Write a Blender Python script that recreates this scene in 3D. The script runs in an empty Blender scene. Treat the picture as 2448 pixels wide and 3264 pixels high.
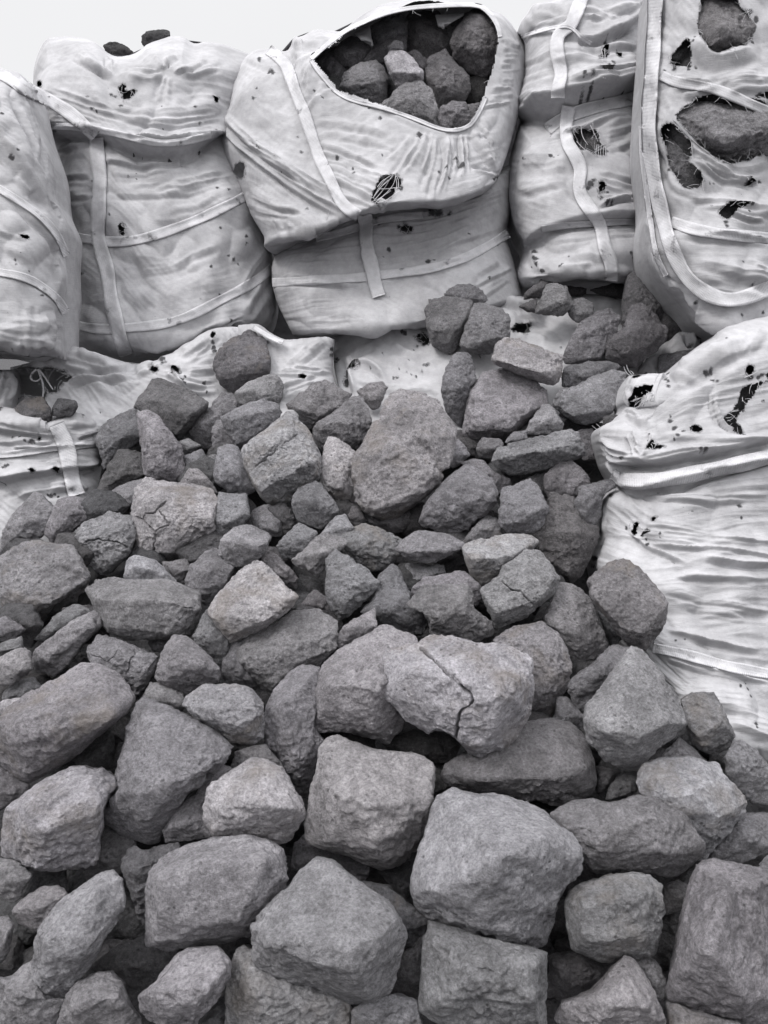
import bpy, bmesh, math, random
import numpy as np
from mathutils import Vector, Matrix
from mathutils.bvhtree import BVHTree

# ------------------------------------------------------------------ camera, sky, sun, exposure
scene = bpy.context.scene
col = scene.collection
CAM = np.array([0.0, 0.0, 1.6]); PITCH = math.radians(-15.0)
F = 2357.0; CX, CY = 1224.0, 1632.0            # focal length and centre in photo pixels
cam_data = bpy.data.cameras.new('camera'); cam = bpy.data.objects.new('camera', cam_data); col.objects.link(cam)
cam.location = CAM; cam.rotation_euler = (math.radians(90) + PITCH, 0, 0)
cam_data.sensor_fit = 'VERTICAL'; cam_data.sensor_height = 36.0; cam_data.lens = 36.0 * F / 3264.0
cam_data.clip_start = 0.05; cam_data.clip_end = 500
scene.camera = cam
FW = np.array([0, math.cos(PITCH), math.sin(PITCH)]); UP = np.array([0, -math.sin(PITCH), math.cos(PITCH)]); RT = np.array([1.0, 0, 0])

SUN_EL, SUN_AZ = math.radians(54), math.radians(-122)     # azimuth measured from +Y towards +X
world = bpy.data.worlds.new("World"); scene.world = world; world.use_nodes = True
nt = world.node_tree; nt.nodes.clear()
n = nt.nodes; l = nt.links
out = n.new('ShaderNodeOutputWorld'); bg = n.new('ShaderNodeBackground'); sky = n.new('ShaderNodeTexSky')
sky.sky_type = 'NISHITA'; sky.sun_disc = False; sky.sun_elevation = SUN_EL; sky.sun_rotation = SUN_AZ
sky.air_density = 1.0; sky.dust_density = 6.0; sky.ozone_density = 1.0
hs = n.new('ShaderNodeHueSaturation'); hs.inputs['Saturation'].default_value = 0.12
mixc = n.new('ShaderNodeMix'); mixc.data_type = 'RGBA'; mixc.inputs[0].default_value = 0.72
tc = n.new('ShaderNodeTexCoord'); sep = n.new('ShaderNodeSeparateXYZ'); ramp = n.new('ShaderNodeMapRange')
ramp.inputs['From Min'].default_value = 0.34; ramp.inputs['From Max'].default_value = 1.0
ramp.inputs['To Min'].default_value = 9.2; ramp.inputs['To Max'].default_value = 36.0
nz = n.new('ShaderNodeTexNoise'); nz.inputs['Scale'].default_value = 1.6; nz.inputs['Detail'].default_value = 3
mr = n.new('ShaderNodeMapRange'); mr.inputs['To Min'].default_value = 0.93; mr.inputs['To Max'].default_value = 1.07
mul = n.new('ShaderNodeMath'); mul.operation = 'MULTIPLY'
comb = n.new('ShaderNodeCombineColor')
l.new(tc.outputs['Generated'], sep.inputs[0]); l.new(sep.outputs['Z'], ramp.inputs['Value'])
l.new(tc.outputs['Generated'], nz.inputs['Vector']); l.new(nz.outputs['Fac'], mr.inputs['Value'])
l.new(ramp.outputs[0], mul.inputs[0]); l.new(mr.outputs[0], mul.inputs[1])
for k, g in enumerate((0.985, 0.985, 1.0)):
    m2 = n.new('ShaderNodeMath'); m2.operation = 'MULTIPLY'; m2.inputs[1].default_value = g
    l.new(mul.outputs[0], m2.inputs[0]); l.new(m2.outputs[0], comb.inputs[k])
l.new(sky.outputs[0], hs.inputs['Color']); l.new(hs.outputs[0], mixc.inputs[6]); l.new(comb.outputs[0], mixc.inputs[7])
l.new(mixc.outputs[2], bg.inputs['Color']); bg.inputs['Strength'].default_value = 0.10
l.new(bg.outputs[0], out.inputs['Surface'])
sd = bpy.data.lights.new('sun', 'SUN'); sd.energy = 1.35; sd.angle = math.radians(14); sd.color = (1.0, 0.975, 0.95)
sun = bpy.data.objects.new('sun', sd); col.objects.link(sun)
sdir = Vector((math.sin(SUN_AZ) * math.cos(SUN_EL), math.cos(SUN_AZ) * math.cos(SUN_EL), math.sin(SUN_EL)))
sun.rotation_euler = (-sdir).to_track_quat('-Z', 'Y').to_euler(); sun.location = sdir * 30
vs = scene.view_settings; vs.view_transform = 'Standard'; vs.look = 'None'; vs.gamma = 1; vs.use_curve_mapping = False; vs.exposure = 0.25
scene.cycles.max_bounces = 5; scene.cycles.diffuse_bounces = 3; scene.cycles.glossy_bounces = 2

# ------------------------------------------------------------------ helpers
CROPS = {'A': (0, 2364, .54250), 'B': (774, 2364, .5425), 'C': (1548, 2364, .5425), 'D': (0, 1600, .5425), 'E': (774, 1600, .5425),
         'F': (1548, 1600, .5425), 'G': (0, 900, .5425), 'H': (600, 1100, .36166), 'I': (1100, 1100, .36166), 'J': (1548, 900, .5425),
         'K': (1280, 840, .5425), 'L': (0, 0, .5425), 'M': (774, 0, .5425), 'N': (1548, 0, .5425), 'O': (0, 700, .78360)}
def pts(s, crop):
    ox, oy, k = CROPS[crop]
    a = np.array([[float(v) for v in p.split(',')] for p in s.split()])
    a[:, 0] = a[:, 0] * k + ox; a[:, 1] = a[:, 1] * k + oy
    return a
def unproj(x, y, D):
    x = np.asarray(x, float); y = np.asarray(y, float); D = np.asarray(D, float)
    return CAM + D[..., None] * FW + ((x - CX) / F * D)[..., None] * RT - ((y - CY) / F * D)[..., None] * UP
def proj(P):
    q = P - CAM; d = q @ FW
    return CX + F * (q @ RT) / d, CY - F * (q @ UP) / d, d
def area(p):
    x, y = p[:, 0], p[:, 1]
    return 0.5 * abs(np.dot(x, np.roll(y, -1)) - np.dot(y, np.roll(x, -1)))
def inpoly(x, y, poly):
    r = np.zeros(x.shape, bool); n_ = len(poly)
    for i in range(n_):
        x0, y0 = poly[i]; x1, y1 = poly[(i + 1) % n_]
        if y0 == y1: continue
        c = ((y0 > y) != (y1 > y)) & (x < (x1 - x0) * (y - y0) / (y1 - y0) + x0)
        r ^= c
    return r
_rs = np.random.RandomState(5)
PERM = np.concatenate([_rs.permutation(256)] * 3); GR = _rs.normal(size=(256, 3)); GR /= np.linalg.norm(GR, axis=1)[:, None]
def gnoise(P):
    Pi = np.floor(P).astype(np.int64); f = P - Pi; Pi &= 255
    u = f * f * f * (f * (f * 6 - 15) + 10); r = 0
    for dx in (0, 1):
        hx = PERM[Pi[..., 0] + dx]; wx = u[..., 0] if dx else 1 - u[..., 0]
        for dy in (0, 1):
            hy = PERM[hx + Pi[..., 1] + dy]; wy = wx * (u[..., 1] if dy else 1 - u[..., 1])
            for dz in (0, 1):
                g = GR[PERM[hy + Pi[..., 2] + dz]]
                w = wy * (u[..., 2] if dz else 1 - u[..., 2])
                r = r + w * (g[..., 0] * (f[..., 0] - dx) + g[..., 1] * (f[..., 1] - dy) + g[..., 2] * (f[..., 2] - dz))
    return r * 1.5
def fbm(P, o=3, g=0.5):
    r = 0; a = 1.0
    for i in range(o):
        r = r + a * gnoise(P + 17.3 * i); P = P * 2.03; a *= g
    return r
def tag(o, label=None, cat=None, group=None, kind=None):
    if label: o['label'] = label
    if cat: o['category'] = cat
    if group: o['group'] = group
    if kind: o['kind'] = kind
    return o
def mesh_obj(name, V, Fa, mat, parent=None, origin=None, smooth=True, attr=None, uv=None):
    V = np.asarray(V, np.float32)
    if origin is None: origin = V.mean(0) if parent is None else np.array(parent.location)
    me = bpy.data.meshes.new(name)
    Fa = np.asarray(Fa, np.int32); k = Fa.shape[1]
    me.vertices.add(len(V)); me.vertices.foreach_set('co', (V - np.asarray(origin)).astype(np.float32).ravel())
    me.loops.add(Fa.size); me.loops.foreach_set('vertex_index', Fa.ravel())
    me.polygons.add(len(Fa)); me.polygons.foreach_set('loop_start', np.arange(0, Fa.size, k, dtype=np.int32))
    me.polygons.foreach_set('loop_total', np.full(len(Fa), k, np.int32))
    me.update(calc_edges=True); me.validate()
    me.polygons.foreach_set('use_smooth', np.full(len(me.polygons), smooth))
    if attr is not None:
        a = me.attributes.new('soot', 'FLOAT', 'POINT'); a.data.foreach_set('value', np.asarray(attr, np.float32))
    if uv is not None:
        ul = me.uv_layers.new(name='UVMap'); ul.data.foreach_set('uv', np.asarray(uv, np.float32)[Fa.ravel()].ravel())
    me.materials.append(mat)
    o = bpy.data.objects.new(name, me); col.objects.link(o)
    if parent is None: o.location = origin
    else: o.parent = parent
    return o
def empty(name, loc):
    o = bpy.data.objects.new(name, None); col.objects.link(o); o.location = loc; o.empty_display_size = .1
    return o

# ------------------------------------------------------------------ materials
def newmat(name):
    m = bpy.data.materials.new(name); m.use_nodes = True; t = m.node_tree; t.nodes.clear()
    o = t.nodes.new('ShaderNodeOutputMaterial'); b = t.nodes.new('ShaderNodeBsdfPrincipled'); t.links.new(b.outputs[0], o.inputs['Surface'])
    return m, t, b
def nd(t, typ, **kw):
    x = t.nodes.new(typ)
    for k, v in kw.items(): setattr(x, k, v)
    return x
def mathn(t, op, a, b=None, clamp=False):
    x = t.nodes.new('ShaderNodeMath'); x.operation = op; x.use_clamp = clamp
    for i, v in enumerate((a, b)):
        if v is None: continue
        if isinstance(v, (int, float)): x.inputs[i].default_value = v
        else: t.links.new(v, x.inputs[i])
    return x.outputs[0]
def maprange(t, v, a, b, c, d):
    x = t.nodes.new('ShaderNodeMapRange'); x.inputs[1].default_value = a; x.inputs[2].default_value = b
    x.inputs[3].default_value = c; x.inputs[4].default_value = d; t.links.new(v, x.inputs[0]); return x.outputs[0]
def noise(t, vec, sc, det=3, rough=.5, dist=0):
    x = t.nodes.new('ShaderNodeTexNoise'); x.inputs['Scale'].default_value = sc; x.inputs['Detail'].default_value = det
    x.inputs['Roughness'].default_value = rough; x.inputs['Distortion'].default_value = dist; t.links.new(vec, x.inputs['Vector']); return x.outputs['Fac']
def mixcol(t, fac, a, b, mode='MIX'):
    x = t.nodes.new('ShaderNodeMix'); x.data_type = 'RGBA'; x.blend_type = mode
    for i, v in ((0, fac), (6, a), (7, b)):
        if isinstance(v, (int, float)): x.inputs[i].default_value = v
        elif isinstance(v, tuple): x.inputs[i].default_value = v
        else: t.links.new(v, x.inputs[i])
    return x.outputs[2]

def make_rock_mat():
    m, t, b = newmat('carbon_rock'); L = t.links
    tc = nd(t, 'ShaderNodeTexCoord'); oi = nd(t, 'ShaderNodeObjectInfo')
    off = nd(t, 'ShaderNodeVectorMath', operation='MULTIPLY_ADD')
    L.new(oi.outputs['Random'], off.inputs[0]); off.inputs[1].default_value = (37, 59, 23); L.new(tc.outputs['Object'], off.inputs[2])
    v = off.outputs[0]
    big = noise(t, v, 7, 4, .55); mid = noise(t, v, 38, 5, .65); fine = noise(t, v, 150, 5, .8); sp = noise(t, v, 420, 2, .5)
    k = mathn(t, 'MULTIPLY', maprange(t, big, .36, .64, .80, 1.20), maprange(t, mid, .36, .64, .78, 1.22))
    k = mathn(t, 'MULTIPLY', k, maprange(t, fine, .37, .63, .66, 1.34))
    pits = nd(t, 'ShaderNodeTexVoronoi'); pits.inputs['Scale'].default_value = 62; L.new(v, pits.inputs['Vector'])
    pitm = maprange(t, pits.outputs['Distance'], .08, .28, .50, 1.0)
    sel = maprange(t, noise(t, v, 14, 2), .48, .6, 0, 1)
    k = mathn(t, 'MULTIPLY', k, mathn(t, 'ADD', mathn(t, 'MULTIPLY', sel, pitm), mathn(t, 'SUBTRACT', 1.0, sel)))
    base = mixcol(t, 1.0, oi.outputs['Color'], k, 'MULTIPLY')
    # brown mineral blooms (alpha of the object colour says how strong)
    br = mathn(t, 'MULTIPLY', maprange(t, noise(t, v, 9, 4, .6, .4), .5, .68, 0, .55), oi.outputs['Alpha'])
    base = mixcol(t, br, base, (.235, .205, .18, 1))
    wh = maprange(t, sp, .69, .74, 0, .5)
    base = mixcol(t, wh, base, (.55, .55, .56, 1))
    L.new(base, b.inputs['Base Color']); b.inputs['Roughness'].default_value = .82; b.inputs['Specular IOR Level'].default_value = .3
    bp = nd(t, 'ShaderNodeBump'); bp.inputs['Strength'].default_value = 1.0; bp.inputs['Distance'].default_value = .020
    h = mathn(t, 'ADD', mathn(t, 'MULTIPLY', noise(t, v, 42, 8, .78), 1.0), mathn(t, 'MULTIPLY', fine, .6))
    h = mathn(t, 'ADD', h, mathn(t, 'MULTIPLY', mathn(t, 'MULTIPLY', sel, maprange(t, pits.outputs['Distance'], .0, .3, 0, 1)), .35))
    L.new(h, bp.inputs['Height']); L.new(bp.outputs[0], b.inputs['Normal'])
    return m
ROCK = make_rock_mat()
BASE = np.array([.262, .256, .270])

def make_cloth_mat(name, val, strap=False):
    m, t, b = newmat(name); L = t.links
    tc = nd(t, 'ShaderNodeTexCoord'); uv = nd(t, 'ShaderNodeUVMap'); v = tc.outputs['Object']
    at = nd(t, 'ShaderNodeAttribute', attribute_name='soot')
    big = noise(t, v, 4.5, 5, .6, .3); mid = noise(t, v, 28, 5, .65); fine = noise(t, v, 260, 3, .6)
    k = mathn(t, 'MULTIPLY', maprange(t, big, .35, .72, 1.06, .70), maprange(t, mid, .38, .75, 1.04, .84))
    k = mathn(t, 'MULTIPLY', k, maprange(t, fine, .3, .7, .95, 1.05))
    base = mixcol(t, 1.0, (val * 1.0, val * .993, val * 1.03, 1), k, 'MULTIPLY')
    sootn = maprange(t, noise(t, v, 46, 5, .7), .3, .7, -.35, .35)
    s = mathn(t, 'ADD', at.outputs['Fac'], mathn(t, 'MULTIPLY', sootn, maprange(t, at.outputs['Fac'], 0, .25, 0, 1)))
    s = maprange(t, s, .25, .8, 0, .95)
    base = mixcol(t, s, base, (.035, .034, .037, 1))
    speck = maprange(t, noise(t, v, 80, 2, .5), .765, .79, 0, .6)
    base = mixcol(t, speck, base, (.08, .078, .085, 1))
    L.new(base, b.inputs['Base Color']); b.inputs['Roughness'].default_value = .8; b.inputs['Specular IOR Level'].default_value = .15
    bp = nd(t, 'ShaderNodeBump'); bp.inputs['Strength'].default_value = .4 if strap else .5; bp.inputs['Distance'].default_value = .003
    if strap:
        w = nd(t, 'ShaderNodeTexWave'); w.bands_direction = 'Y'; w.inputs['Scale'].default_value = 60; w.inputs['Distortion'].default_value = 1.5; w.inputs['Detail'].default_value = 2
        L.new(uv.outputs[0], w.inputs['Vector']); h = mathn(t, 'ADD', w.outputs['Fac'], fine)
        w2 = nd(t, 'ShaderNodeTexWave'); w2.bands_direction = 'X'; w2.inputs['Scale'].default_value = 40; L.new(uv.outputs[0], w2.inputs['Vector'])
        h = mathn(t, 'ADD', h, mathn(t, 'MULTIPLY', w2.outputs['Fac'], .25))
    else:
        mp = nd(t, 'ShaderNodeMapping'); mp.inputs['Scale'].default_value = (6, 1, 60); L.new(v, mp.inputs[0])
        h = mathn(t, 'ADD', noise(t, mp.outputs[0], 6, 4, .6), mathn(t, 'MULTIPLY', fine, .4))
    L.new(h, bp.inputs['Height']); L.new(bp.outputs[0], b.inputs['Normal'])
    return m
CLOTH = make_cloth_mat('woven_sack_cloth', .40)
STRAP = make_cloth_mat('webbing', .52, True)
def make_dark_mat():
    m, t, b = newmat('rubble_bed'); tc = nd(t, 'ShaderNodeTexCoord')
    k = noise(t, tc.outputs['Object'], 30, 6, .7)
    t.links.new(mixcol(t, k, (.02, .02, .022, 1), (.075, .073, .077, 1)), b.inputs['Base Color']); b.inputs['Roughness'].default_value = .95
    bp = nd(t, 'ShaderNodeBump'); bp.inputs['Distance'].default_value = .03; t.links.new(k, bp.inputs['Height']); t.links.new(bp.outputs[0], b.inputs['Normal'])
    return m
BED = make_dark_mat()

# ------------------------------------------------------------------ ground and the rubble bed under the blocks
def DP(y):
    return np.interp(y, [800, 1000, 1200, 1400, 1600, 2000, 2400, 3264, 3600], [3.12, 3.02, 2.86, 2.68, 2.43, 2.03, 1.75, 1.35, 1.2])
g = 60.0
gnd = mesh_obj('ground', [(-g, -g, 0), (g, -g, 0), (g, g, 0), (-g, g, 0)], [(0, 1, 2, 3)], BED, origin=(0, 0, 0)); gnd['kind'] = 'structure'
def build_bed():
    ys = np.linspace(880, 3900, 150); xs = np.linspace(-1100, 3550, 200)
    X, Y = np.meshgrid(xs, ys); D = DP(Y) + .22 + .4 * np.clip((520 - X) / 300, 0, 1) * np.clip((1780 - Y) / 150, 0, 1)
    P = unproj(X, Y, D); P[..., 2] -= .10; P[..., 2] = np.where(P[..., 2] > .85, .85 + (P[..., 2] - .85) * .35, P[..., 2])
    nn = fbm(P * 6.0, 4, .55); P[..., 2] += .07 * nn
    P[..., 2] = np.maximum(P[..., 2], .02)
    r, c = X.shape; idx = np.arange(r * c).reshape(r, c)
    Fa = np.stack([idx[:-1, :-1], idx[1:, :-1], idx[1:, 1:], idx[:-1, 1:]], -1).reshape(-1, 4)
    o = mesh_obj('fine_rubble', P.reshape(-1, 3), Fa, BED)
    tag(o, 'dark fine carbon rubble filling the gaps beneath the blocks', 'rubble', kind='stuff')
build_bed()
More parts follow.
